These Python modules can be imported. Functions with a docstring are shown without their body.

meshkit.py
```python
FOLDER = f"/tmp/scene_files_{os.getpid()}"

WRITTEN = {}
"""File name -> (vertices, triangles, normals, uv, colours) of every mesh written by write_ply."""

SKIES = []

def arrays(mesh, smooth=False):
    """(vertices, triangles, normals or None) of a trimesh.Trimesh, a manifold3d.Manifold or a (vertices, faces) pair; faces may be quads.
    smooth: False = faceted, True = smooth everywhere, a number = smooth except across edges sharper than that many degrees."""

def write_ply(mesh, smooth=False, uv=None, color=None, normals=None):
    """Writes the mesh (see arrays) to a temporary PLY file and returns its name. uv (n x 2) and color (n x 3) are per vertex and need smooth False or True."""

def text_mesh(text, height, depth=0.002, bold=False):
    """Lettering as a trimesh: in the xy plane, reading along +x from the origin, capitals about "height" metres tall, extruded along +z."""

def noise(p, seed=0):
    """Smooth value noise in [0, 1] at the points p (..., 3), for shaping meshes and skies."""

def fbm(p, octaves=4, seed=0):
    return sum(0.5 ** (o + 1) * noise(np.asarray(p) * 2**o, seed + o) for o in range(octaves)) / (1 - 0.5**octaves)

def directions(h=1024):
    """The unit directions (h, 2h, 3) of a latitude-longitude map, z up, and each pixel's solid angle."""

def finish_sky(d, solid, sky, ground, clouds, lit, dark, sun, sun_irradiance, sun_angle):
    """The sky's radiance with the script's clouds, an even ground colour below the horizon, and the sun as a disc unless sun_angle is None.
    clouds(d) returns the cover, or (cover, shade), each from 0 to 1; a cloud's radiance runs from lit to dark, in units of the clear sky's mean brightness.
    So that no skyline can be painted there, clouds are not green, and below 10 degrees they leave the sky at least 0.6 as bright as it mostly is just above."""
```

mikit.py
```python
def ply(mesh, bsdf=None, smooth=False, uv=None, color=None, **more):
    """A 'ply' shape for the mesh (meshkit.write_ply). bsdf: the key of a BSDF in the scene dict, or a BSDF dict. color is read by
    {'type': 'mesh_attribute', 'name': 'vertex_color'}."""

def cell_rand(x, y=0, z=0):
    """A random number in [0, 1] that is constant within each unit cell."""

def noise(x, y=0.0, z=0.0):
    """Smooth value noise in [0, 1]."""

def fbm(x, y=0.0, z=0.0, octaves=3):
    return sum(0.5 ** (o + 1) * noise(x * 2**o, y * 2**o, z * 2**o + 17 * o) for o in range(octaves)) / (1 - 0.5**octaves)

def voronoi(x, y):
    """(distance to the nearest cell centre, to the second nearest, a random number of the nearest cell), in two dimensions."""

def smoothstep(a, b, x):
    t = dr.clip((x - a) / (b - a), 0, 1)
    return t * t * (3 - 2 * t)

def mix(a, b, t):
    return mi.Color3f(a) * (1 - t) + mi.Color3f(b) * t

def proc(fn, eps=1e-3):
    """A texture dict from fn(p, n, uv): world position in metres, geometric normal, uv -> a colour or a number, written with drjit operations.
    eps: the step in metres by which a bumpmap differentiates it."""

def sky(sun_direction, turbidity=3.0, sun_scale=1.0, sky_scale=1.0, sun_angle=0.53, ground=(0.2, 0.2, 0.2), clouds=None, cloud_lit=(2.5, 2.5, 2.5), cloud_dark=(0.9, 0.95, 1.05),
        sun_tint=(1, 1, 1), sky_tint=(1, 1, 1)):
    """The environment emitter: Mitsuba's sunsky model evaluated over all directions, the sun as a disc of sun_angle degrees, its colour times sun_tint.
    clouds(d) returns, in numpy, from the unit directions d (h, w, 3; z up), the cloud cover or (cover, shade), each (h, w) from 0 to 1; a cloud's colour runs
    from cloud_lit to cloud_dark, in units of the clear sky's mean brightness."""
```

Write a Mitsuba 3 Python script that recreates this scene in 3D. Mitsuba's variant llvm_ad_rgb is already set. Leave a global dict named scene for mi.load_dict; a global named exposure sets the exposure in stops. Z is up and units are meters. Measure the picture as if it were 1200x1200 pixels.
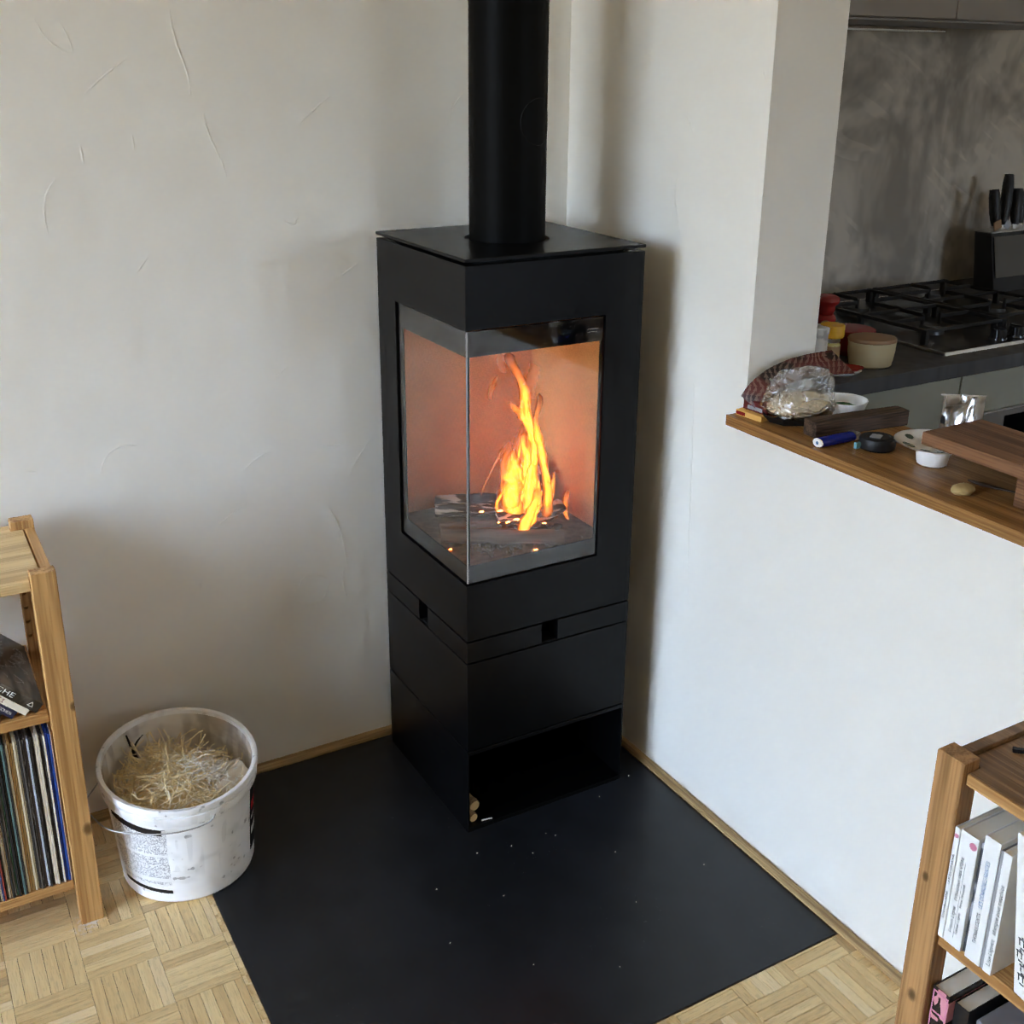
import math, random
import numpy as np, trimesh, manifold3d as m3d, mitsuba as mi, drjit as dr
import mikit, meshkit
from mikit import proc, noise, fbm, voronoi, cell_rand, smoothstep, mix
from shapely.geometry import Polygon

T = mi.ScalarTransform4f
scene, labels = {}, {}

# ------------------------------------------------------------------ camera, sky, exposure
scene['camera'] = {
    'type': 'perspective', 'fov': 49.239, 'fov_axis': 'x', 'near_clip': 0.05, 'far_clip': 200.0,
    'principal_point_offset_x': 0.0, 'principal_point_offset_y': 0.05104,
    'to_world': T(np.array([[-0.867474, 0.159009, 0.471386, -1.393801], [0.497406, 0.293873, 0.816227, -2.175881],
                            [-0.00874, 0.942526, -0.334019, 1.532575], [0, 0, 0, 1.0]]))}


def overcast(d):
    c = meshkit.fbm(d * np.array([3.0, 3.0, 6.0]), 4, seed=5)
    return np.clip(0.55 + 0.5 * (c - 0.5), 0, 1), np.clip(0.3 + 0.8 * (c - 0.5), 0, 1)


scene['sky'] = mikit.sky((0.85, 0.25, 0.5), turbidity=4.0, sun_scale=0.0, sky_scale=1.0, ground=(0.37, 0.255, 0.14),
                         clouds=overcast, cloud_lit=(1.04, 1.14, 1.34), cloud_dark=(0.75, 0.85, 1.05), sky_tint=(0.88, 1.0, 1.16))
exposure = 6.8
FIRE = 0.0081                     # scale of the flames' radiance


# ------------------------------------------------------------------ helpers
def lin(*c):
    c = np.array(c, float) / 255
    return [float(x) for x in np.where(c < 0.04045, c / 12.92, ((c + 0.055) / 1.055) ** 2.4)]


def numbered(key):
    if key not in scene and key not in labels and not any(k.startswith(key + '__') for k in scene):
        return key
    n = 1
    while f'{key}_{n:03d}' in scene or f'{key}_{n:03d}' in labels:
        n += 1
    return f'{key}_{n:03d}'


def put(key, mesh, mat, smooth=30, to=None, **kw):
    """one entry of the scene; returns its key"""
    d = mikit.ply(mesh, mat, smooth=smooth, **kw)
    if to is not None:
        d['to_world'] = to
    scene[key] = d
    return key


def part(parent, name, mesh, mat, smooth=30, label=None, **kw):
    base = f'{parent}__{name}'
    key = base
    n = 1
    while key in scene:
        key = f'{base}_{n:03d}'
        n += 1
    put(key, mesh, mat, smooth, **kw)
    if label:
        labels[key] = {'label': label}
    return key


def tag(key, label, category=None, group=None, kind=None):
    d = {'label': label} if label else {}
    if category: d['category'] = category
    if group: d['group'] = group
    if kind: d['kind'] = kind
    labels[key] = d
    return key


def thing(name, label, category, group=None):
    return tag(numbered(name), label, category, group)


def lone(name, mesh, mat, label, category, group=None, smooth=30, **kw):
    k = numbered(name)
    put(k, mesh, mat, smooth, **kw)
    return tag(k, label, category, group)


def man(m):
    if isinstance(m, m3d.Manifold):
        return m
    return m3d.Manifold(m3d.Mesh(np.asarray(m.vertices, np.float32), np.asarray(m.faces, np.uint32)))


def tri(m):
    if isinstance(m, trimesh.Trimesh):
        return m
    k = m.to_mesh()
    return trimesh.Trimesh(k.vert_properties[:, :3], k.tri_verts, process=False)


def cat(*ms):
    return trimesh.util.concatenate([tri(m) for m in ms])


def box(x0, x1, y0, y1, z0, z1, b=0.0):
    x0, x1 = sorted((x0, x1)); y0, y1 = sorted((y0, y1)); z0, z1 = sorted((z0, z1))
    if b <= 0:
        return m3d.Manifold.cube([x1 - x0, y1 - y0, z1 - z0]).translate([x0, y0, z0])
    b = min(b, (x1 - x0) * .45, (y1 - y0) * .45, (z1 - z0) * .45)
    p = []
    for i, X in enumerate((x0, x1)):
        for j, Y in enumerate((y0, y1)):
            for k, Z in enumerate((z0, z1)):
                sx, sy, sz = 1 - 2 * i, 1 - 2 * j, 1 - 2 * k
                p += [[X + sx * b, Y + sy * b, Z], [X + sx * b, Y, Z + sz * b], [X, Y + sy * b, Z + sz * b]]
    return m3d.Manifold.hull_points(np.array(p, np.float64))


def cyl(x, y, z0, z1, r0, r1=None, n=48):
    return m3d.Manifold.cylinder(z1 - z0, r0, r0 if r1 is None else r1, n).translate([x, y, z0])


def lathe(profile, n=48, sx=1.0, sy=1.0):
    """closed (r, z) profile turned round z; profile runs so that the surface faces outward"""
    p = np.array(profile, float)
    a = np.linspace(0, 2 * np.pi, n, endpoint=False)
    v = np.stack([p[:, None, 0] * np.cos(a) * sx, p[:, None, 0] * np.sin(a) * sy, p[:, None, 1] + 0 * a], -1).reshape(-1, 3)
    f = []
    for i in range(len(p) - 1):
        for j in range(n):
            k = (j + 1) % n
            f += [[i * n + j, i * n + k, (i + 1) * n + k], [i * n + j, (i + 1) * n + k, (i + 1) * n + j]]
    m = trimesh.Trimesh(v, f, process=True)
    m.update_faces(m.nondegenerate_faces())
    return m


def tube(pts, r, sides=8, cap=True):
    p = np.array(pts, float)
    r = np.broadcast_to(r, (len(p),))
    t = np.gradient(p, axis=0)
    t /= np.linalg.norm(t, axis=1, keepdims=True) + 1e-12
    ref = np.array([0, 0, 1.0]) if abs(t[0, 2]) < .9 else np.array([1.0, 0, 0])
    a0 = np.cross(t[0], ref); a0 /= np.linalg.norm(a0)
    v = []
    for i in range(len(p)):
        a0 = a0 - t[i] * np.dot(a0, t[i]); a0 /= np.linalg.norm(a0) + 1e-12
        b0 = np.cross(t[i], a0)
        for s in range(sides):
            w = 2 * np.pi * s / sides
            v.append(p[i] + r[i] * (math.cos(w) * a0 + math.sin(w) * b0))
    f = []
    for i in range(len(p) - 1):
        for s in range(sides):
            q = (s + 1) % sides
            f += [[i * sides + s, i * sides + q, (i + 1) * sides + q], [i * sides + s, (i + 1) * sides + q, (i + 1) * sides + s]]
    if cap:
        n = len(v); v += [p[0], p[-1]]
        e = (len(p) - 1) * sides
        for s in range(sides):
            q = (s + 1) % sides
            f += [[n, q, s], [n + 1, e + s, e + q]]
    return trimesh.Trimesh(np.array(v), np.array(f), process=False)


def spline(pts, n=24):
    from scipy.interpolate import CubicSpline
    p = np.array(pts, float)
    t = np.r_[0, np.cumsum(np.linalg.norm(np.diff(p[:, :3], axis=0), axis=1) + 1e-9)]
    return CubicSpline(t, p)(np.linspace(0, t[-1], n))


def prism(poly, h, frame):
    """outline (2-D) extruded by h along the frame's third axis; frame = origin, ex, ey, ez"""
    m = trimesh.creation.extrude_polygon(Polygon(poly), h, engine='earcut')
    o, ex, ey, ez = (np.array(q, float) for q in frame)
    M = np.eye(4); M[:3, 0], M[:3, 1], M[:3, 2], M[:3, 3] = ex, ey, ez, o
    m.apply_transform(M)
    return m


def place(m, o, ex, ey):
    ex, ey = np.array(ex, float), np.array(ey, float)
    ex /= np.linalg.norm(ex); ey = ey - ex * np.dot(ex, ey); ey /= np.linalg.norm(ey)
    M = np.eye(4); M[:3, 0], M[:3, 1], M[:3, 2], M[:3, 3] = ex, ey, np.cross(ex, ey), o
    m = tri(m).copy(); m.apply_transform(M)
    return m


def text(s, h, o, ex, ey, depth=0.0004, bold=False, width=None):
    m = meshkit.text_mesh(s, h, depth, bold)
    if width:
        m.apply_scale([width / (m.bounds[1, 0] - min(0, m.bounds[0, 0])), 1, 1])
    return place(m, o, ex, ey)


def lump(c, r, amp, seed, sub=3, freq=3.0):
    m = trimesh.creation.icosphere(subdivisions=sub)
    v = np.array(m.vertices)
    k = 1 + amp * (meshkit.fbm(v * freq + 50 + seed * 7, 3, seed) - .5) * 2
    m.vertices = v * k[:, None] * np.array(r) + np.array(c)
    return m


# ------------------------------------------------------------------ materials
def two(d):
    return {'type': 'twosided', 'b': d}


def plain(key, color, rough=0.5, spec=0.5, metal=0.0, **kw):
    c = color if isinstance(color, dict) else {'type': 'rgb', 'value': list(color)}
    scene[key] = two({'type': 'principled', 'base_color': c, 'roughness': rough, 'specular': spec, 'metallic': metal, **kw})
    return key


def wood(key, axis, dark, light, rough=0.5, spec=0.35, fine=1.0, knots=()):
    o = [i for i in range(3) if i != axis]
    dark, light = mi.Color3f(dark), mi.Color3f(light)

    def fn(p, n, uv):
        q = (p.x, p.y, p.z)
        a, b, c = q[axis], q[o[0]], q[o[1]]
        warp = 0.012 * noise(a * 4.0, b * 8.0, c * 8.0)
        w = fbm(a * 2.5, (b + warp) * 75 * fine, (c + warp) * 75 * fine, 3)
        g = noise(a * 14.0, b * 420.0 * fine, c * 420.0 * fine)
        t = smoothstep(0.28, 0.72, 0.68 * w + 0.32 * g)
        col = mix(dark, light, t)
        for (ka, kb, kc, r) in knots:
            d2 = dr.square((a - ka) / (1.5 * r)) + dr.square((b - kb) / r) + dr.square((c - kc) / r)
            col = mix(col, mi.Color3f(dark) * 0.42, (1 - smoothstep(0.2, 1.5, d2 + 0.35 * w)))
        return col

    return plain(key, proc(fn), rough, spec)


def plaster(p, n, uv):
    x = p.x + p.y
    return 0.5 * fbm(x * 9, p.z * 9, 3.1, 3) + 0.22 * fbm(x * 45, p.z * 38, 1.7, 2) + 0.05 * noise(x * 260, p.z * 240, 9.0)


scene['mat_plaster'] = two({'type': 'bumpmap', 'arbitrary': proc(plaster, 2e-3), 'scale': 0.009,
                            'bsdf': {'type': 'principled', 'base_color': {'type': 'rgb', 'value': [0.795, 0.757, 0.672]}, 'roughness': 0.62, 'specular': 0.35}})
plain('mat_white_paint', (0.8, 0.79, 0.77), 0.7, 0.3)
plain('mat_cream_paint', (0.78, 0.725, 0.62), 0.7, 0.3)
plain('mat_ridge', (0.795, 0.757, 0.672), 0.62, 0.35)


def concrete(p, n, uv):
    wx, wz = fbm(p.x * 3, p.z * 3, 5.0, 2), fbm(p.x * 3 + 7, p.z * 3, 9.0, 2)
    a = fbm(p.x * 5 + 2.2 * wx, p.z * 4 + 2.2 * wz, 2.0, 4)
    b = fbm(p.x * 26 + 5 * wx, p.z * 20 + 5 * wz, 7.0, 3)
    q = (p.x * .5 + p.z * .87) + .12 * wx
    st = smoothstep(.70, .82, noise(q * 60, (p.x * .87 - p.z * .5) * 9, 3.0)) * smoothstep(.45, .6, a)
    t = dr.clip(smoothstep(0.28, 0.72, 0.62 * a + 0.38 * b) + .35 * st, 0, 1)
    return mix(lin(138, 130, 118), lin(186, 176, 161), t)


plain('mat_concrete', proc(concrete), 0.6, 0.3)


def parquet_tone(p, along):
    """oak mosaic: tone of each strip, grain along it"""
    S, O = 0.1225, (-1.1365, -0.4645)
    st = S / 6
    u, v = (p.x - O[0]), (p.y - O[1])
    a, b = (u, v) if along == 0 else (v, u)
    k = dr.floor(b / st)
    sq = dr.floor(a / S)
    r = cell_rand(k, sq, 3 + along)
    r2 = cell_rand(k, sq, 11 + along)
    g = fbm(a * 14 + r * 90, b * 260 + r2 * 50, r * 30, 3)
    pore = noise(a * 70 + r2 * 40, b * 900, r * 9)
    t = dr.clip(0.62 * r + 0.55 * (g - 0.5) + 0.22, 0, 1)
    c = mix(lin(202, 168, 112), lin(246, 220, 164), t)
    c = mix(c, mi.Color3f(lin(244, 222, 178)), 0.5 * smoothstep(0.86, 0.9, r2))
    c = mix(c, mi.Color3f(lin(164, 130, 86)), 0.6 * smoothstep(0.9, 0.93, r))
    dd = dr.sqrt(dr.square(p.x + 1.232) + dr.square(p.y + 0.318))
    dust = (1 - smoothstep(0.018, 0.050, dd + 0.030 * noise(p.x * 90, p.y * 90, 2.0))) * smoothstep(0.3, 0.6, noise(p.x * 240, p.y * 240, 6.0))
    return mix(c * (0.86 + 0.14 * smoothstep(0.25, 0.45, pore)), mi.Color3f(lin(232, 224, 212)), 0.7 * dust)


plain('mat_oak_x', proc(lambda p, n, uv: parquet_tone(p, 0)), 0.42, 0.4)
plain('mat_oak_y', proc(lambda p, n, uv: parquet_tone(p, 1)), 0.42, 0.4)
plain('mat_joint', lin(92, 72, 46), 0.8, 0.2)
wood('mat_skirting_x', 0, lin(140, 112, 72), lin(188, 158, 110), 0.45)
wood('mat_skirting_y', 1, lin(140, 112, 72), lin(188, 158, 110), 0.45)
PD, PL = lin(158, 112, 62), lin(206, 162, 104)
wood('mat_pine_x', 0, PD, PL, 0.42)
wood('mat_pine_y', 1, PD, PL, 0.42)
wood('mat_pine_z', 2, PD, PL, 0.42, knots=((0.205, -1.21, -0.318, 0.010), (0.462, -1.205, -0.318, 0.007), (0.535, -0.32, -1.412, 0.006), (0.345, -0.32, -1.42, 0.008)))
RD, RL_ = lin(136, 98, 58), lin(178, 134, 86)
wood('mat_tan_pine_z', 2, RD, RL_, 0.42, knots=((0.535, -0.32, -1.412, 0.006), (0.345, -0.32, -1.42, 0.008)))
wood('mat_pale_pine_x', 0, lin(196, 164, 112), lin(226, 198, 146), 0.4)
wood('mat_shade_pine_y', 1, lin(112, 82, 52), lin(150, 114, 76), 0.35)  # shade of the upward faces put into the pine colour
wood('mat_ledge_y', 1, lin(122, 84, 44), lin(160, 116, 66), 0.38)
wood('mat_walnut_x', 0, lin(46, 34, 26), lin(84, 64, 48), 0.5)
wood('mat_cherry_y', 1, lin(92, 60, 40), lin(136, 96, 66), 0.26, 0.6)


plain('mat_stove', lin(6, 6, 7), 0.3, 0.17)
plain('mat_stove_dark', lin(14, 14, 14), 0.6, 0.3)
plain('mat_flue', lin(10, 10, 9), 0.45, 0.05)
plain('mat_enamel', lin(8, 8, 9), 0.3, 0.0)


def steel_plate(p, n, uv):
    w = fbm(p.x * 7, p.y * 7, 1.0, 4)
    sp = smoothstep(0.965, 0.985, noise(p.x * 330, p.y * 330, 5.0)) * smoothstep(0.5, 0.65, noise(p.x * 9, p.y * 9, 2.0))
    a, b = p.x * 0.8 + p.y * 0.6, -p.x * 0.6 + p.y * 0.8
    sc = smoothstep(0.985, 0.998, noise(a * 22 + 2 * noise(p.x * 6, p.y * 6), b * 420, 3.0))
    near = 1 - smoothstep(0.02, 0.14, dr.sqrt(dr.square(p.x + 0.36) + dr.square(p.y + 0.86)))
    c = mix(lin(19, 21, 24), lin(27, 29, 33), smoothstep(0.3, 0.7, w))
    return mix(c, mi.Color3f(lin(92, 94, 96)), dr.clip(0.55 * sp + 0.5 * sc * near, 0, 1))


plain('mat_hearth', proc(steel_plate), 0.36, 0.44)
scene['mat_glass'] = {'type': 'thindielectric', 'int_ior': 1.5}


def vermiculite(p, n, uv):
    g = noise(p.x * 420, p.y * 420, p.z * 420)
    s = fbm(p.x * 12, p.y * 12, p.z * 9, 3)
    return mix(lin(190, 126, 70), lin(230, 168, 102), dr.clip(0.55 * g + 0.6 * s - 0.1, 0, 1))


plain('mat_lining', proc(vermiculite), 0.85, 0.2)


def charred(p, n, uv):
    a = fbm(p.x * 30, p.y * 30, p.z * 60, 3)
    ash = smoothstep(0.54, 0.66, fbm(p.x * 26 + 9, p.y * 26, p.z * 170, 3))
    return mix(mix(lin(26, 20, 17), lin(74, 56, 44), a), mi.Color3f(lin(196, 178, 160)), 0.75 * ash)


plain('mat_charred', proc(charred), 0.9, 0.15)
plain('mat_burnt_log', proc(lambda p, n, uv: mix(lin(62, 47, 38), lin(116, 94, 76), fbm(p.x * 20 + p.y * 50, p.z * 120, 1.0, 3))), 0.9, 0.15)
plain('mat_ash', proc(lambda p, n, uv: mix(lin(54, 42, 33), lin(104, 82, 64), fbm(p.x * 90, p.y * 90, 1.0, 3))), 0.95, 0.1)


def bucket_white(p, n, uv):
    d = fbm(p.x * 22, p.y * 22, p.z * 30, 3)
    sm = smoothstep(0.70, 0.82, noise(p.x * 120, p.y * 120, p.z * 110)) * smoothstep(0.5, 0.62, d)
    streak = smoothstep(0.66, 0.76, noise(p.x * 90, p.y * 90, p.z * 14)) * smoothstep(0.5, 0.6, fbm(p.x * 8, p.y * 8, p.z * 8 + 3, 2))
    return mix(mix(lin(246, 246, 244), lin(230, 230, 227), smoothstep(0.45, 0.75, d)), mi.Color3f(lin(120, 118, 114)), dr.clip(0.6 * sm + 0.12 * streak, 0, 1))


def bucket_inner(p, n, uv):
    d = fbm(p.x * 14, p.y * 14, p.z * 22, 4)
    w = smoothstep(0.45, 0.7, noise(p.x * 60, p.y * 60, p.z * 12))
    return mix(mix(lin(234, 230, 222), lin(196, 188, 176), smoothstep(0.35, 0.65, d)), mi.Color3f(lin(140, 130, 120)), 0.35 * w)


plain('mat_bucket', proc(bucket_white), 0.35, 0.45)
plain('mat_bucket_inner', proc(bucket_inner), 0.5, 0.35)
plain('mat_print_black', lin(22, 22, 24), 0.4, 0.4)
plain('mat_print_red', lin(170, 30, 40), 0.4, 0.4)


def small_print(p, n, uv):
    row = dr.floor(p.z * 330)
    fz = p.z * 330 - row
    ang = dr.atan2(p.y + 0.23, p.x + 1.02) * 0.14
    ink = smoothstep(0.42, 0.5, noise(ang * 700, row * 3.7, 1.0)) * smoothstep(0.25, 0.4, fz)
    gap = smoothstep(0.28, 0.36, noise(row * 0.31, 2.0, 5.0))
    return mix(lin(232, 232, 230), lin(120, 120, 122), 0.8 * ink * gap)


plain('mat_small_print', proc(small_print), 0.4, 0.4)
plain('mat_straw', {'type': 'mesh_attribute', 'name': 'vertex_color'}, 0.6, 0.3)
plain('mat_wire', lin(170, 170, 168), 0.35, 0.5, 0.6)
plain('mat_vertex', {'type': 'mesh_attribute', 'name': 'vertex_color'}, 0.5, 0.4)
plain('mat_paper', lin(232, 226, 208), 0.8, 0.2)

plain('mat_black', lin(20, 20, 21), 0.45, 0.4)
plain('mat_hob_black', lin(16, 16, 17), 0.14, 0.5)
plain('mat_iron', lin(24, 24, 25), 0.32, 0.5)
plain('mat_counter', proc(lambda p, n, uv: mix(lin(44, 44, 44), lin(62, 61, 60), fbm(p.x * 60, p.y * 60, 1.0, 3))), 0.42, 0.45)
plain('mat_cabinet', lin(134, 132, 117), 0.12, 0.5)
plain('mat_steel', lin(176, 172, 168), 0.3, 0.5, 1.0)
plain('mat_steel_soft', lin(150, 146, 142), 0.42, 0.5, 1.0)
plain('mat_dark_steel', lin(92, 90, 88), 0.22, 0.5, 1.0)
plain('mat_polished_steel', lin(215, 213, 210), 0.16, 0.5, 1.0)
plain('mat_chrome', lin(225, 225, 228), 0.08, 0.5, 1.0)
plain('mat_porcelain', lin(236, 234, 228), 0.12, 0.5)
plain('mat_green_dot', lin(84, 98, 82), 0.2, 0.5)
plain('mat_cream', lin(176, 160, 124), 0.25, 0.5)
plain('mat_lid_wood', lin(136, 104, 72), 0.45, 0.4)
plain('mat_red', lin(128, 28, 24), 0.25, 0.5)
plain('mat_red_dull', lin(122, 36, 32), 0.35, 0.5)
plain('mat_dark_red', lin(82, 26, 28), 0.35, 0.5)
plain('mat_yellow', lin(214, 160, 40), 0.35, 0.5)
plain('mat_book_yellow', lin(222, 172, 92), 0.5, 0.4)
plain('mat_blue', lin(22, 36, 130), 0.18, 0.5)
plain('mat_teal', lin(120, 170, 176), 0.3, 0.5)
plain('mat_white', lin(232, 232, 228), 0.35, 0.45)
plain('mat_ink', lin(60, 62, 66), 0.6, 0.3)
plain('mat_ink_blue', lin(90, 120, 160), 0.6, 0.3)
plain('mat_pink', lin(200, 128, 150), 0.5, 0.4)
plain('mat_navy', lin(24, 28, 58), 0.35, 0.45)
plain('mat_green', lin(40, 82, 56), 0.4, 0.4)
plain('mat_horn', proc(lambda p, n, uv: mix(lin(150, 124, 76), lin(206, 182, 128), fbm(p.x * 120, p.y * 60, p.z * 60, 3))), 0.25, 0.5)
plain('mat_grain', proc(lambda p, n, uv: mix(lin(168, 148, 116), lin(222, 206, 176), noise(p.x * 260, p.y * 260, p.z * 260))), 0.5, 0.4)


def dark_cover(p, n, uv):
    a = fbm(p.x * 40, p.y * 14, p.z * 40, 4)
    return mix(lin(34, 30, 27), lin(112, 104, 94), smoothstep(0.45, 0.8, a) * 0.75)


def zigzag(p, n, uv):
    s = p.x * 0.8 - p.y * 0.6
    w = s * 95 + 1.6 * noise(s * 40, p.z * 60)
    a = dr.abs(w - dr.floor(w) - 0.5)
    m = smoothstep(0.16, 0.24, dr.abs(a + 0.25 * (p.z * 130 - dr.floor(p.z * 130) - 0.5)))
    pick = smoothstep(0.4, 0.6, noise(p.x * 30, p.y * 30, p.z * 40))
    return mix(mix(lin(34, 24, 22), lin(84, 36, 32), pick), mi.Color3f(lin(140, 118, 102)), 0.42 * (1 - m))


plain('mat_dark_cover', proc(dark_cover), 0.22, 0.5)
plain('mat_patterned', proc(zigzag), 0.35, 0.45)
# clear crinkled plastic film: a single sheet, mostly see-through
scene['mat_film'] = {'type': 'thindielectric', 'int_ior': 1.45}
scene['mat_clear_glass'] = {'type': 'thindielectric', 'int_ior': 1.5}

# ------------------------------------------------------------------ structure
XW, YB, ZC, XK = -3.7, -4.2, 2.5, 2.9            # window wall, wall behind the camera, ceiling, kitchen's far wall
TH, PY = 0.1657, -0.6423                          # thickness of the right wall, end of its tall part


def struct(key, mesh, mat, smooth=False, **kw):
    put(key, mesh, mat, smooth, **kw)
    labels[key] = {'kind': 'structure'}
    return key


struct('wall_left', box(XW - .2, TH, 0, 0.2, 0, ZC), 'mat_plaster')
# right wall: tall pier by the corner, half wall under the ledge; outline in (y, z), extruded along x
struct('wall_right', prism([(0, 0), (0, ZC), (PY, ZC), (PY, 0.894), (YB, 0.894), (YB, 0)], TH, ((0, 0, 0), (0, 1, 0), (0, 0, 1), (1, 0, 0))), 'mat_plaster')
struct('wall_kitchen', box(TH, XK + .2, 0.004, 0.2, 0, ZC), 'mat_concrete')
struct('wall_kitchen_end', box(XK, XK + .2, YB, 0.004, 0, ZC), 'mat_cream_paint')
KX0, KX1, KZ0, KZ1 = 0.9, 1.9, 1.0, 2.1         # kitchen window in the wall behind the camera
struct('wall_back', man(box(XW - .2, XK + .2, YB - .2, YB, 0, ZC)) - box(KX0, KX1, YB - 1, YB + 1, KZ0, KZ1), 'mat_cream_paint')
WY0, WY1, WZ0, WZ1 = -2.05, -0.40, 0.06, 2.42       # opening of the glazed doors in the wall on the left
struct('wall_window', man(box(XW - .2, XW, YB, 0, 0, ZC)) - box(XW - 1, XW + 1, WY0, WY1, WZ0, WZ1), 'mat_cream_paint')
struct('ceiling', box(XW - .2, XK + .2, YB - .2, 0.2, ZC, ZC + .2), 'mat_cream_paint')
fr = []
for y in (WY0, (WY0 + WY1) / 2 - .03, WY1 - .06):
    fr.append(box(XW - .1, XW - .04, y, y + .06, WZ0, WZ1))
for z in (WZ0, WZ1 - .06):
    fr.append(box(XW - .1, XW - .04, WY0, WY1, z, z + .06))
struct('window_1', cat(*fr), 'mat_white_paint')
fr = [box(x, x + .06, YB - .1, YB - .04, KZ0, KZ1) for x in (KX0, (KX0 + KX1) / 2 - .03, KX1 - .06)] + [box(KX0, KX1, YB - .1, YB - .04, z, z + .06) for z in (KZ0, KZ1 - .06)]
struct('window_2', cat(*fr), 'mat_white_paint')
struct('floor', box(XW - .2, XK + .2, YB - .2, 0.2, -.2, -.0018), 'mat_joint')

# skirting strips
BH, BW = 0.0147, 0.0202
pr_ = [(0, 0), (BW, 0), (BW, BH * .55), (BW * .8, BH * .85), (BW * .4, BH), (0, BH)]
struct('baseboard_left', prism(pr_, 3.68, ((0, 0, 0), (0, -1, 0), (0, 0, 1), (-1, 0, 0))), 'mat_skirting_x')
struct('baseboard_right', prism(pr_, 4.17, ((0, -BW, 0), (-1, 0, 0), (0, 0, 1), (0, -1, 0))).copy(), 'mat_skirting_y')
scene['baseboard_right'] = mikit.ply(box(-BW, 0, YB, -BW, 0, BH, .004), 'mat_skirting_y')

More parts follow.
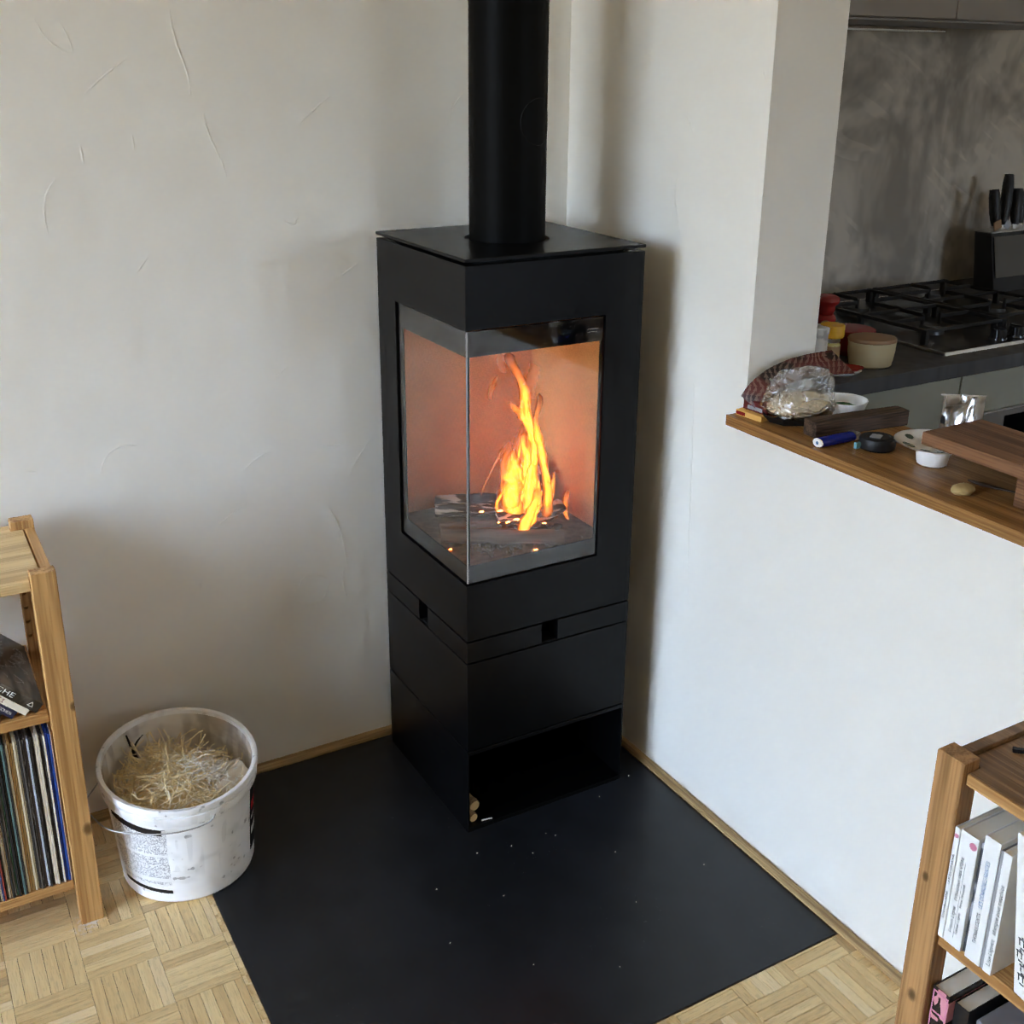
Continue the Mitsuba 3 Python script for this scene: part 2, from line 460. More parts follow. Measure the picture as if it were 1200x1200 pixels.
# trowel ridges left standing in the plaster
RL = [[[-1.0835, 1.6003], [-1.0586, 1.5572], [-1.0241, 1.541]], [[-1.0456, 1.5959], [-1.0343, 1.5742], [-1.027, 1.5409]], [[-0.935, 1.5363], [-0.9856, 1.5016], [-1.0177, 1.473]],
      [[-0.8521, 1.6205], [-0.8479, 1.5662], [-0.8339, 1.5167], [-0.8284, 1.4721]], [[-0.8057, 1.4417], [-0.7996, 1.3987], [-0.7834, 1.3578], [-0.7732, 1.3195]],
      [[-1.0802, 1.3316], [-1.1005, 1.3058], [-1.1074, 1.2732], [-1.1036, 1.2337]], [[-1.033, 1.3891], [-1.0309, 1.3565]], [[-0.941, 1.4047], [-0.9408, 1.3777]],
      [[-0.9337, 1.1846], [-0.9587, 1.1543]], [[-0.5547, 1.4707], [-0.5949, 1.4423], [-0.6242, 1.4173]], [[-0.2584, 1.4759], [-0.2846, 1.449], [-0.2971, 1.4015]],
      [[-0.5104, 1.1396], [-0.557, 1.1114]], [[-0.9928, 0.8164], [-1.0387, 0.8133], [-1.066, 0.7683]], [[-0.4978, 0.7484], [-0.5274, 0.7135], [-0.5534, 0.67]],
      [[-0.7183, 0.7607], [-0.756, 0.748], [-0.7831, 0.7261]], [[-0.6777, 0.9371], [-0.7008, 0.9182]], [[-0.6038, 0.6149], [-0.5821, 0.5659], [-0.5688, 0.501], [-0.5632, 0.4406]],
      [[-0.785, 0.6497], [-0.8191, 0.6331], [-0.8458, 0.6152]], [[-0.8914, 0.4995], [-0.8969, 0.4769]], [[-1.1991, 0.7986], [-1.1788, 0.7916]], [[-0.6088, 0.7505], [-0.5618, 0.7507]],
      [[-0.6665, 1.236], [-0.644, 1.228], [-0.6344, 1.2409]], [[-0.5706, 0.4593], [-0.5764, 0.4223], [-0.5658, 0.3811]]]
RR = [[[-0.4038, 1.3432], [-0.3935, 1.3099], [-0.4011, 1.2582], [-0.4161, 1.2136]], [[-0.4102, 1.4416], [-0.4301, 1.4238], [-0.437, 1.4055]], [[-0.6146, 1.529], [-0.6257, 1.5096]],
      [[-0.4862, 0.9403], [-0.4939, 0.8075], [-0.5002, 0.66], [-0.5094, 0.5078]], [[-0.5113, 0.4887], [-0.532, 0.4537]]]


def ridges(lines, to3, flat):
    ms = []
    for i, l in enumerate(lines):
        n = max(6, int(12 * len(l)))
        p = spline(l, n)
        w = 0.0017 * np.sin(np.linspace(0.12, np.pi - .12, n)) ** .5 * (.7 + .6 * meshkit.noise(np.c_[np.arange(n) * .6, np.full(n, i * 3.1), np.zeros(n)]))
        t = tube(to3(p), w * 1.5, 6)
        c = np.array(t.vertices); c[:, flat] *= 0.35
        t.vertices = c
        ms.append(t)
    return cat(*ms)


a = np.linspace(0, 2 * np.pi, 40)
ring = np.c_[-0.650 + .039 * np.cos(a) + .003 * np.sin(3 * a), .4205 + .036 * np.sin(a) + .002 * np.cos(4 * a)]
k = part('wall_left', 'trowel_ridge', ridges(RL + [ring[:27], ring[25:]], lambda p: np.c_[p[:, 0], np.zeros(len(p)), p[:, 1]], 1), 'mat_ridge', True)
labels[k] = {'kind': 'stuff', 'label': 'raised trowel ridges in the plaster'}
k = part('wall_right', 'trowel_ridge', ridges(RR, lambda p: np.c_[np.zeros(len(p)), p], 0), 'mat_ridge', True)
labels[k] = {'kind': 'stuff', 'label': 'raised trowel ridges in the plaster'}

# oak mosaic parquet: squares of six strips, every other one turned
PX0, PY0 = -1.0079, -1.0301                       # outer corner of the steel hearth plate
CAM = np.array([-1.393801, -2.175881, 1.532575])
Rw = np.array([[0.867474, -0.497406, 0.00874], [-0.159009, -0.293873, -0.942526], [0.471386, 0.816227, -0.334019]])


def in_frame(x, y):
    q = Rw @ (np.array([x, y, 0]) - CAM)
    u, v = 600 + 1309.3 * q[0] / q[2], 538.75 + 1309.3 * q[1] / q[2]
    return -25 < u < 1225 and -25 < v < 1225


S, O = 0.1225, (-1.1365, -0.4645)
rng = random.Random(4)
near, far = [], []
for i in range(-8, 10):
    for j in range(-13, 4):
        x0, y0 = O[0] + i * S, O[1] + j * S
        along = (i + j + 1) % 2
        for k in range(6):
            a0, a1 = 0.0003, S - 0.0003
            b0, b1 = k * S / 6 + .00035, (k + 1) * S / 6 - .00035
            q = (x0 + a0, x0 + a1, y0 + b0, y0 + b1) if along == 0 else (x0 + b0, x0 + b1, y0 + a0, y0 + a1)
            xa, xb, ya, yb = q
            if xa > -BW - .002 or ya > -BW - .002:
                continue
            xb, yb = min(xb, -BW + .004), min(yb, -BW + .004)
            if xb > PX0 - .012 and yb > PY0 - .0005:          # under the plate: cut back to its edge
                if xa < PX0 - .014 and ya >= PY0 - .02:
                    xb = PX0 - .0125
                elif ya < PY0 - .004:
                    yb = PY0 - .0008
                else:
                    continue
            if xb - xa < .004 or yb - ya < .004:
                continue
            dz = rng.uniform(-.00025, .00015)
            (near if any(in_frame(X, Y) for X in (xa, xb) for Y in (ya, yb)) else far).append((xa, xb, ya, yb, dz, along))
for (xa, xb, ya, yb, dz, along) in near:
    part('floor', 'strip', box(xa, xb, ya, yb, -.006, dz, .0005), 'mat_oak_x' if along == 0 else 'mat_oak_y', False)
k = part('floor', 'strip_field', cat(*[box(xa, xb, ya, yb, -.006, dz) for (xa, xb, ya, yb, dz, al) in far if al == 0]), 'mat_oak_x', False)
labels[k] = {'kind': 'stuff'}
k = part('floor', 'strip_field', cat(*[box(xa, xb, ya, yb, -.006, dz) for (xa, xb, ya, yb, dz, al) in far if al == 1]), 'mat_oak_y', False)
labels[k] = {'kind': 'stuff'}
y = PY0
fill = 0
while y < -.05:                                    # little end pieces along the plate's edge
    h = rng.uniform(.016, .03)
    part('floor', 'edge_piece', box(PX0 - .0118, PX0 - .0008, y + .0004, y + h - .0004, -.006, rng.uniform(-.0003, .0002), .0005), 'mat_oak_x' if fill % 3 else 'mat_oak_y', False)
    y += h
    fill += 1

# ------------------------------------------------------------------ hearth plate and stove
lone('hearth_plate', box(PX0, -BW - .001, PY0, -BW - .001, 0, .003, .0008), 'mat_hearth', 'square black steel floor plate under the stove', 'floor plate', smooth=False)

X0, X1, Y0, Y1, H = -0.4889, -0.0989, -0.4378, -0.0472, 1.197
S1, S2, S3 = 0.4532, 0.4046, 0.2005
Z0 = .003
st = thing('stove', 'tall square black wood-burning stove with a glass corner standing on the steel plate', 'stove')
top = box(X0 - .001, X1 + .001, Y0 - .001, Y1 + .001, H + .0065, H + .0125, .0008) - cyl(-.2938, -.2435, H, H + .05, .084, n=72)
part(st, 'top_plate', top, 'mat_stove')
OX, OY, OZ0, OZ1 = -.1850, -.1335, .5765, 1.0810
up = box(X0, X1, Y0, Y1, S1 + .0014, H, .0010)
up -= box(X0 - 1, OX, Y0 - 1, OY, OZ0, OZ1)
up -= box(X0 + .016, -.128, Y0 + .016, -.080, .585, 1.075)
part(st, 'housing', cat(up, box(X0 + .03, X1 - .03, Y0 + .03, Y1 - .03, H - .001, H + .0068)), 'mat_stove', False)
band = box(X0, X1, Y0, Y1, S2 + .0014, S1 - .0014, .0008)
band -= box(-.3155, -.2770, Y0 - .1, Y0 + .045, S2 - .01, S1 + .01)
band -= box(X0 - .1, X0 + .045, -.2592, -.2173, S2 - .01, S1 + .01)
part(st, 'air_slot_band', band, 'mat_stove', False)
part(st, 'drawer', box(X0, X1, Y0, Y1, S3 + .0014, S2 - .0014, .0010), 'mat_stove', False)
wbx = box(X0, X1, Y0, Y1, Z0, S3 - .0014, .0010) - box(X0 + .004, X1 - .004, Y0 - .1, Y1 - .006, Z0 + .0105, S3 - .0095)
part(st, 'wood_compartment', wbx, 'mat_stove', False)
for s in (S1, S2, S3):
    part(st, 'shadow_gap', box(X0 + .006, X1 - .006, Y0 + .006, Y1 - .006, s - .0016, s + .0016), 'mat_stove_dark', False)
# lining of the fire chamber
IX0, IX1, IY0, IY1, IZ = -.470, -.1400, -.420, -.0900, .600
part(st, 'lining_board', box(IX1, -.128, Y0 + .017, -.080, .586, 1.07), 'mat_lining', False)
part(st, 'lining_board', box(X0 + .017, IX1 - .001, IY1, -.080, .586, 1.07), 'mat_lining', False)
part(st, 'fire_bed', box(X0 + .017, IX1 - .001, Y0 + .017, IY1 - .001, .586, IZ), 'mat_ash', False)
part(st, 'baffle', box(X0 + .017, IX1 - .001, Y0 + .017, IY1 - .001, 1.055, 1.074), 'mat_lining', False)
# panes with their black printed borders
GX, GY = X0 + .0045, Y0 + .0045
G0, G1 = OZ0 + .003, OZ1 - .003
v = np.array([[GX, OY - .002, G0], [GX, GY, G0], [GX, GY, G1], [GX, OY - .002, G1]])
part(st, 'pane', trimesh.Trimesh(v, [[0, 1, 2], [0, 2, 3]], process=False), 'mat_glass', False, 'side glass pane')
v = np.array([[GX, GY, G0], [OX - .002, GY, G0], [OX - .002, GY, G1], [GX, GY, G1]])
part(st, 'pane', trimesh.Trimesh(v, [[0, 1, 2], [0, 2, 3]], process=False), 'mat_glass', False, 'front glass pane')
e = .0006
for z0, z1 in ((1.0305, G1), (G0, .6155)):
    part(st, 'black_border', box(GX + e, GX + .003, GY + .004, OY - .002, z0, z1), 'mat_enamel', False)
    part(st, 'black_border', box(GX + .004, OX - .002, GY + e, GY + .003, z0, z1), 'mat_enamel', False)
part(st, 'black_border', box(GX + e, GX + .003, -.158, OY - .002, .6155, 1.0305), 'mat_enamel', False)
part(st, 'black_border', box(OX - .008, OX - .002, GY + e, GY + .003, .6155, 1.0305), 'mat_enamel', False)
part(st, 'glass_edge', box(GX - .0010, GX + .0016, GY - .0012, GY + .0008, G0, G1), 'mat_wire', False, 'polished vertical edge of the glass corner')
part(st, 'corner_seal', box(GX + .0018, GX + .0062, GY + .0004, GY + .0050, G0, G1), 'mat_enamel', False, 'dark seal strip in the glass corner')
mk = [box(-.2235, -.1985, GY - .0004, GY - .0001, 1.0552, 1.0566), box(-.2235, -.2005, GY - .0004, GY - .0001, 1.0500, 1.0507)]
part(st, 'maker_mark', cat(*mk), 'mat_steel_soft', False, 'small grey lettering line on the black glass border')

fl = thing('stovepipe', 'wide black steel flue pipe rising from the stove top', 'stove pipe')
FX, FY, FR = -.2938, -.2435, .0750
part(fl, 'pipe', cyl(FX, FY, H + .007, ZC, FR, n=96), 'mat_flue', 40)
t = np.linspace(0, 2 * np.pi, 60)
th = math.radians(291) + .0425 * np.cos(t) / FR
part(fl, 'hatch', tube(np.c_[FX + FR * np.cos(th), FY + FR * np.sin(th), 1.4304 + .0425 * np.sin(t)], .0009, 6, False), 'mat_stove_dark', True, 'round inspection cover seam on the pipe')

# ------------------------------------------------------------------ fire
def split_log(p0, p1, r, seed, sides=9, flat=.75):
    p0, p1 = np.array(p0), np.array(p1)
    n = 9
    t = tube([p0 + (p1 - p0) * s for s in np.linspace(0, 1, n)], r, sides)
    v = np.array(t.vertices)
    ctr = p0 + (p1 - p0) * np.clip(((v - p0) @ (p1 - p0)) / np.dot(p1 - p0, p1 - p0), 0, 1)[:, None]
    off = v - ctr
    k = .72 + .6 * meshkit.fbm(v * 28 + seed * 9, 3, seed)
    off = off * k[:, None]; off[:, 2] *= flat
    t.vertices = ctr + off
    return t


logs = [((-.462, -.276, .619), (-.247, -.407, .619), .020, 'mat_burnt_log', 'greyish half-burnt log lying across the front of the fire'),
        ((-.402, -.128, .622), (-.228, -.240, .640), .025, 'mat_charred', 'black charred log at the back of the fire'),
        ((-.425, -.175, .630), (-.290, -.262, .640), .017, 'mat_charred', 'charred log with white ash streaks in the middle of the fire'),
        ((-.212, -.275, .614), (-.182, -.185, .704), .025, 'mat_charred', 'dark log leaning up on the right side of the fire'),
        ((-.345, -.300, .640), (-.270, -.320, .642), .017, 'mat_charred', 'short charred chunk in the centre of the fire'),
        ((-.268, -.330, .632), (-.205, -.330, .655), .019, 'mat_charred', 'short charred chunk right of the flames'),
        ((-.440, -.225, .612), (-.330, -.290, .620), .014, 'mat_burnt_log', 'thin half-burnt stick behind the front log')]
for i, (p0, p1, r, m, lb) in enumerate(logs):
    lone('burning_log', split_log(p0, p1, r, i + 3), m, lb, 'log', 'logs burning in the stove', smooth=45)
crust = []
rg = np.random.default_rng(31)
for i in range(46):
    s_ = rg.uniform(0, 1)
    c = np.array([-.352 + .100 * s_, -.318 - .068 * s_, .6365]) + rg.normal(0, 1, 3) * (.007, .007, .0035)
    crust.append(lump(c, (rg.uniform(.004, .009), rg.uniform(.003, .006), rg.uniform(.002, .005)), .45, i, 2))
k = lone('charcoal_crust', cat(*crust), 'mat_charred', 'crumbling crust of charcoal and ash on top of the front log', 'charcoal', smooth=30)
labels[k]['kind'] = 'stuff'
rg = np.random.default_rng(8)
ms = []
for i in range(70):
    s = rg.uniform(0, 1)
    c = np.array([-.44 + .20 * s, -.33 - .075 * s, .603]) + np.array([rg.normal(0, .022), rg.normal(0, .022), 0])
    if -.47 < c[0] < -.15 and -.418 < c[1] < -.1:
        ms.append(lump(c, (rg.uniform(.002, .006),) * 3, .4, i, 1))
k = lone('ash_bits', cat(*ms), 'mat_ash', 'crumbs of ash and char on the fire bed', 'ash')
labels[k]['kind'] = 'stuff'


def glow(color, s):
    return {'type': 'area', 'radiance': {'type': 'rgb', 'value': [float(c * s) for c in color]}}


ms = []
for (x, y, z, r) in ((-.312, -.402, .6035, .0045), (-.463, -.318, .6035, .0035), (-.335, -.330, .642, .006), (-.318, -.333, .645, .007), (-.302, -.338, .644, .005), (-.350, -.318, .640, .004),
                     (-.290, -.340, .638, .005), (-.275, -.352, .634, .004), (-.262, -.352, .633, .0045), (-.33, -.285, .650, .006), (-.245, -.345, .640, .004), (-.36, -.26, .645, .005), (-.225, -.345, .648, .004)):
    ms.append(lump((x, y, z), (r * .95, r * .5, r * .35), .6, int(abs(x) * 1000), 3))
k = lone('embers', cat(*ms), 'mat_charred', 'glowing orange embers between the burning logs', 'embers', emitter=glow((26.0, 5.0, .8), FIRE))
labels[k]['kind'] = 'stuff'

# flames: thin wisps of glowing gas, each a lens-shaped tapering ribbon; gas lets most of what is behind it through
for nm, w in (('mat_flame', .55), ('mat_wisp', .97)):
    scene[nm] = {'type': 'blendbsdf', 'weight': proc((lambda w: (lambda p, n, uv: mi.Float(w) + 0 * p.x))(w)), 'a': {'type': 'diffuse', 'reflectance': {'type': 'rgb', 'value': 0.0}}, 'b': {'type': 'null'}}
FL = {"a": [[-0.3287, -0.33, 0.6708, 0.01405], [-0.3271, -0.33, 0.71, 0.01571], [-0.3254, -0.33, 0.745, 0.01389], [-0.3258, -0.33, 0.7746, 0.00864], [-0.324, -0.33, 0.7999, 0.00258]],
      "b": [[-0.2778, -0.3076, 0.6025, 0.00904], [-0.2743, -0.3076, 0.6446, 0.00898], [-0.2709, -0.3076, 0.692, 0.00892], [-0.2676, -0.3076, 0.7389, 0.00886], [-0.2641, -0.3076, 0.7759, 0.00971], [-0.2626, -0.3076, 0.8054, 0.00967], [-0.2712, -0.3076, 0.8325, 0.00874], [-0.2817, -0.3076, 0.8597, 0.00782], [-0.2842, -0.3076, 0.8889, 0.00779], [-0.2907, -0.3076, 0.9221, 0.00689], [-0.3029, -0.3076, 0.9484, 0.00685], [-0.3169, -0.3076, 0.9712, 0.00766], [-0.3249, -0.3076, 0.9948, 0.00678]],
      "c": [[-0.2622, -0.3598, 0.6495, 0.00884], [-0.2592, -0.3598, 0.6982, 0.00702], [-0.2664, -0.3598, 0.7462, 0.00609], [-0.2755, -0.3598, 0.7937, 0.0069], [-0.2864, -0.3598, 0.8353, 0.00684], [-0.291, -0.3598, 0.8681, 0.00425], [-0.2836, -0.3598, 0.8954, 0.00424], [-0.284, -0.3598, 0.9184, 0.00254]],
      "d": [[-0.2906, -0.3126, 0.8478, 0.0052], [-0.3069, -0.3126, 0.8755, 0.00689], [-0.3269, -0.3126, 0.8962, 0.00171]],
      "e": [[-0.3277, -0.3233, 0.7581, 0.00695], [-0.3075, -0.3233, 0.7453, 0.00873], [-0.2915, -0.3233, 0.7593, 0.007], [-0.2961, -0.3233, 0.797, 0.00521], [-0.2925, -0.3233, 0.8293, 0.00346]],
      "f": [[-0.2028, -0.3, 0.6152, 0.00737], [-0.221, -0.3, 0.6354, 0.00912], [-0.2156, -0.3, 0.6793, 0.00544], [-0.2082, -0.3, 0.7223, 0.0018]],
      "g": [[-0.1667, -0.3, 0.602, 0.00224], [-0.1747, -0.3, 0.615, 0.00333], [-0.178, -0.3, 0.6389, 0.0046], [-0.1703, -0.3, 0.6729, 0.00147]],
      "h": [[-0.3536, -0.3415, 0.7095, 0.00346], [-0.3578, -0.3415, 0.7435, 0.00258], [-0.3502, -0.3415, 0.7823, 0.00684], [-0.3407, -0.3415, 0.8241, 0.0017]],
      "i": [[-0.4074, -0.343, 0.7164, 0.0012], [-0.39, -0.343, 0.7534, 0.00136], [-0.3706, -0.343, 0.7862, 0.00204], [-0.3552, -0.343, 0.8125, 0.0034]],
      "j": [[-0.3635, -0.3012, 0.9019, 0.00341], [-0.3577, -0.3012, 0.9293, 0.00425], [-0.3462, -0.3012, 0.9489, 0.00204]],
      "k": [[-0.3595, -0.3554, 0.967, 0.00248], [-0.3691, -0.3554, 0.9886, 0.00495], [-0.3692, -0.3554, 1.0088, 0.00329]],
      "l": [[-0.2786, -0.325, 0.8963, 0.00688], [-0.2851, -0.325, 0.9292, 0.00856], [-0.2756, -0.325, 0.9526, 0.00769], [-0.2859, -0.325, 0.9749, 0.0034]],
      "m": [[-0.3075, -0.3113, 0.6447, 0.01069], [-0.316, -0.3113, 0.6731, 0.01417], [-0.3162, -0.3113, 0.6998, 0.01058], [-0.3103, -0.3113, 0.7175, 0.00528]],
      "n": [[-0.3191, -0.36, 0.6192, 0.00702], [-0.3114, -0.36, 0.648, 0.00788], [-0.2957, -0.36, 0.6788, 0.00699], [-0.2842, -0.36, 0.7178, 0.00522]],
      "o": [[-0.2473, -0.3088, 0.6202, 0.00634], [-0.2523, -0.3088, 0.6601, 0.0072], [-0.2574, -0.3088, 0.7091, 0.00535], [-0.2602, -0.3088, 0.7474, 0.00266]],
      "p": [[-0.3057, -0.3283, 0.6961, 0.00527], [-0.3001, -0.3283, 0.7326, 0.00437], [-0.2906, -0.3283, 0.7773, 0.00435], [-0.2872, -0.3283, 0.8135, 0.00173]],
      "q": [[-0.2887, -0.3535, 0.6162, 0.00532], [-0.2953, -0.3535, 0.6424, 0.00705], [-0.2834, -0.3535, 0.6666, 0.00528], [-0.2652, -0.3535, 0.6782, 0.00264]]}
CORE, MID, EDGE = np.array([8.0, 1.30, .10]), np.array([5.0, .98, .09]), np.array([1.9, .36, .05])
STRONG = dict(a=1.0, b=.95, c=.7, e=.9, m=.85, n=1.0, o=.8, p=.9, q=.9, f=.75, d=.35, g=.4, h=.25, i=.18, j=.10, k=.11, l=.12)


def flame(pts, s, seed):
    q = spline(pts, max(14, 5 * len(pts)))
    q[:, 3] *= 1.02 + .62 * meshkit.noise(np.c_[np.arange(len(q)) * .55, np.full(len(q), seed * 3.7), np.zeros(len(q))])
    n, sides = len(q), 14
    q[:, 3] = np.maximum(q[:, 3], .0006)
    q[0, 3] *= .4; q[-1, 3] *= .3
    face = np.array([-.50, -.866, 0.0])                          # the broad side looks out of the open corner
    wide = np.array([.866, -.50, 0.0])
    v, col = [], []
    for i in range(n):
        t = i / (n - 1)
        ends = min(1, .25 + 6 * t) * min(1, .12 + 3.2 * (1 - t))
        hot = ends * s * (1.0 if q[i, 2] < .82 else max(.50, 1 - (q[i, 2] - .82) * 2.8))
        jig = .25 * (meshkit.noise(np.array([i * .45, seed * 5.3, 0.0])) - .5)
        for k in range(sides):
            w = 2 * np.pi * k / sides
            cx, cy = math.cos(w), math.sin(w)
            v.append(q[i, :3] + wide * q[i, 3] * (1.15 * cx + jig) + face * q[i, 3] * .45 * cy)
            f = (1 - abs(cx)) ** .8 * hot * (.60 + 1.0 * meshkit.noise(np.array([i * .38, k * 1.25, seed * 2.0])))
            c = EDGE + (MID - EDGE) * min(1, f * 2.2) if f < .45 else MID + (CORE - MID) * min(1, (f - .45) * 2.2)
            col.append(c * (.03 + .97 * min(1, f * 1.25)))
    fc = []
    for i in range(n - 1):
        for k in range(sides):
            kk = (k + 1) % sides
            fc += [[i * sides + k, i * sides + kk, (i + 1) * sides + kk], [i * sides + k, (i + 1) * sides + kk, (i + 1) * sides + k]]
    m = trimesh.Trimesh(np.array(v), fc, process=False)
    if m.volume < 0:
        m.invert()
    return m, np.array(col)


FL['r'] = [[-.305, -.300, .625, .022], [-.300, -.300, .68, .026], [-.288, -.300, .75, .020], [-.282, -.300, .84, .006]]
FL['s'] = [[-.262, -.285, .64, .016], [-.258, -.285, .70, .015], [-.265, -.285, .78, .004]]
STRONG.update(r=.30, s=.26)
rf = np.random.default_rng(17)
for key in ('a', 'b', 'b', 'c', 'e', 'm', 'n', 'o', 'p', 'b', 'a', 'r', 's', 'r', 'c', 'q', 'b'):      # thin bright filaments that run along the tongues
    src = spline(FL[key], 12)
    t0, t1 = sorted((rf.uniform(0, .45), rf.uniform(.6, 1.0)))
    side, ph, fq = rf.uniform(-1, 1), rf.uniform(0, 6.28), rf.uniform(3, 7)
    pts = []
    for t in np.linspace(t0, t1, 7):
        q = src[int(round(t * 11))].copy()
        o_ = q[3] * (side + .45 * math.sin(ph + fq * t))
        q[0] += .866 * o_; q[1] += -.5 * o_ + rf.uniform(-.012, .012) * .3
        q[3] = rf.uniform(.0018, .0034)
        pts.append(list(q))
    nm_ = f'{key}{len(FL)}'
    FL[nm_] = pts
    STRONG[nm_] = 1.0 if pts[0][2] < .8 else .7
fi = thing('fire', 'tall yellow and orange flames rising from the logs in the stove', 'fire')
for i, (k, pts) in enumerate(FL.items()):
    m, c = flame(pts, STRONG[k], i)
    part(fi, 'flame', m, 'mat_flame' if STRONG[k] > .5 else 'mat_wisp', True, color=c * FIRE, emitter={'type': 'area', 'radiance': {'type': 'mesh_attribute', 'name': 'vertex_color'}})
# ------------------------------------------------------------------ wooden bookcases
def post_holes(x, y, z0, z1, axis):
    """peg holes drilled through the posts"""
    return [m3d.Manifold.cylinder(.2, .0042, .0042, 12).rotate([0, 90, 0] if axis == 0 else [90, 0, 0]).translate([x, y, z]) for z in np.arange(z0, z1, .0300)]


lb = thing('bookcase', 'low pale pine bookcase against the left wall, full of records', 'bookcase')
LX, LX2 = -1.2445, -2.06
for xx, s in ((LX, 1), (LX2, -1)):
    xp = (xx, xx + s * .041)
    part(lb, 'post', box(*xp, -.318, -.291, 0, .724, .0015), 'mat_pine_z', False, 'front post')
    bp = box(*xp, -.062, -.034, 0, .724, .0015)
    for h in post_holes(xx + s * .006, -.052, .489, .70, 1):
        bp -= h
    part(lb, 'post', bp, 'mat_pine_z', False, 'back post')
    for z in (.678, .080, .433):
        part(lb, 'side_rail', box(xx + s * .0235, xx + s * .040, -.291, -.062, z - .004, z + .030, .001), 'mat_pine_y', False)
part(lb, 'top_board', man(box(LX2 + .016, LX + .0205, -.308, -.030, .690, .7075, .0015)) - box(LX - .001, LX + .1, -.4, -.2895, .6, .8) - box(LX - .001, LX + .1, -.0635, 0, .6, .8) - box(LX2 - .1, LX2 + .001, -.4, -.2895, .6, .8), 'mat_pale_pine_x', False)
part(lb, 'shelf', box(LX2 + .002, LX - .002, -.308, -.030, .437, .4566, .0015), 'mat_pine_x', False)
part(lb, 'shelf', box(LX2 + .002, LX - .002, -.308, -.030, .078, .0985, .0015), 'mat_pine_x', False)

rb = thing('bookcase', 'low pine bookcase with shade painted into its top, against the right wall, full of white books', 'bookcase')
RY, RY2 = -1.3995, -2.25
for yy, s in ((RY, -1), (RY2, 1)):
    yp = (yy, yy + s * .041) if s < 0 else (yy, yy - .041)
    part(rb, 'post', box(-.322, -.291, *yp, 0, .724, .0015), 'mat_tan_pine_z', False, 'front post')
    part(rb, 'post', box(-.062, -.031, *yp, 0, .724, .0015), 'mat_tan_pine_z', False, 'back post')
    for z in (.680, .080, .431):
        part(rb, 'side_rail', box(-.291, -.062, yy + s * .004, yy + s * .020, z, z + .036, .001), 'mat_shade_pine_y' if z > .6 else 'mat_pine_x', False)
tb = box(-.312, -.030, RY2 + .002, RY - .0205, .6935, .7095, .0015) - box(-.3135, -.2895, RY - .0425, RY, .6, .8)
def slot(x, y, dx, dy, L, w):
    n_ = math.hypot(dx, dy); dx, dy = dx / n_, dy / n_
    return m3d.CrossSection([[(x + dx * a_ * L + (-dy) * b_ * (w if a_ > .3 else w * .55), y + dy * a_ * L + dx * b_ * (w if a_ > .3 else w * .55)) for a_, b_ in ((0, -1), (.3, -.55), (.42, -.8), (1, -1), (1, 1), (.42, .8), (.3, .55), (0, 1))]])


part(rb, 'top_board', tb, 'mat_shade_pine_y', False, 'top board with shade painted into its colour')
part(rb, 'edge_strip', box(-.3155, -.3122, RY2 + .002, RY - .043, .6935, .7092, .0008), 'mat_pine_y', False, 'front edge of the top board in pine without the painted shade')
lone('tool', slot(-.2240, -1.4375, .70, -.72, .150, .0062).extrude(.005).translate([0, 0, .7096]), 'mat_black', 'unidentified flat black tool lying on the dark top of the right bookcase', 'tool', smooth=False)  # unidentified black outline, built as a thin raised piece
for z in (.4458, .078):
    part(rb, 'shelf', box(-.3175, -.030, RY2 + .002, RY - .042, z, z + .0185, .0015), 'mat_pine_y', False)


# ------------------------------------------------------------------ books
def book_frame(o, ex, ey, ez):
    """a book: o = lower front corner of the spine, ex along the thickness, ey up the spine, ez into the shelf"""
    return [np.array(q, float) for q in (o, ex, ey, ez)]


def boxf(f, x0, x1, y0, y1, z0, z1, b=.0):
    m = tri(box(x0, x1, y0, y1, z0, z1, b))
    M = np.eye(4); M[:3, 0], M[:3, 1], M[:3, 2], M[:3, 3] = f[1], f[2], f[3], f[0]
    m = trimesh.Trimesh(m.vertices, m.faces, process=False); m.apply_transform(M)
    if np.linalg.det(M[:3, :3]) < 0 and m.volume < 0:
        m.invert()
    return m


def book(key, f, th, h, dep, cover, pages='mat_paper'):
    c = .0012
    part(key, 'cover', cat(boxf(f, 0, th, 0, h, 0, c, .0004), boxf(f, 0, c, 0, h, c, dep), boxf(f, th - c, th, 0, h, c, dep)), cover, False)
    part(key, 'pages', boxf(f, c, th - c, .002, h - .002, c, dep - .003), pages, False)


def spine_text(key, f, s, h, x, y, mat, length, up=True):
    """lettering that runs along the spine; up: bottom to top"""
    o, ex, ey, ez = f
    P = o + ex * x + ey * y - ez * .0001
    if up:
        m = text(s, h, P, ey, -ex if np.dot(np.cross(ey, -ex), ez) < 0 else ex, .0003)
    else:
        m = text(s, h, P, -ey, ex if np.dot(np.cross(-ey, ex), ez) < 0 else -ex, .0003)
    L = np.ptp(np.array(m.vertices) @ ey)
    k = length / L
    v = np.array(m.vertices)
    a = (v - P) @ ey
    m.vertices = v + np.outer(a * (k - 1), ey)
    part(key, 'lettering', m, mat, False)


def disc_on(key, f, x, y, r, mat, name='emblem'):
    o, ex, ey, ez = f
    c = o + ex * x + ey * y
    m = trimesh.creation.cylinder(radius=r, height=.0006, sections=28)
    M = np.eye(4); M[:3, 0], M[:3, 1], M[:3, 2], M[:3, 3] = ex, ey, np.cross(ex, ey), c
    m.apply_transform(M)
    part(key, name, m, mat, False)


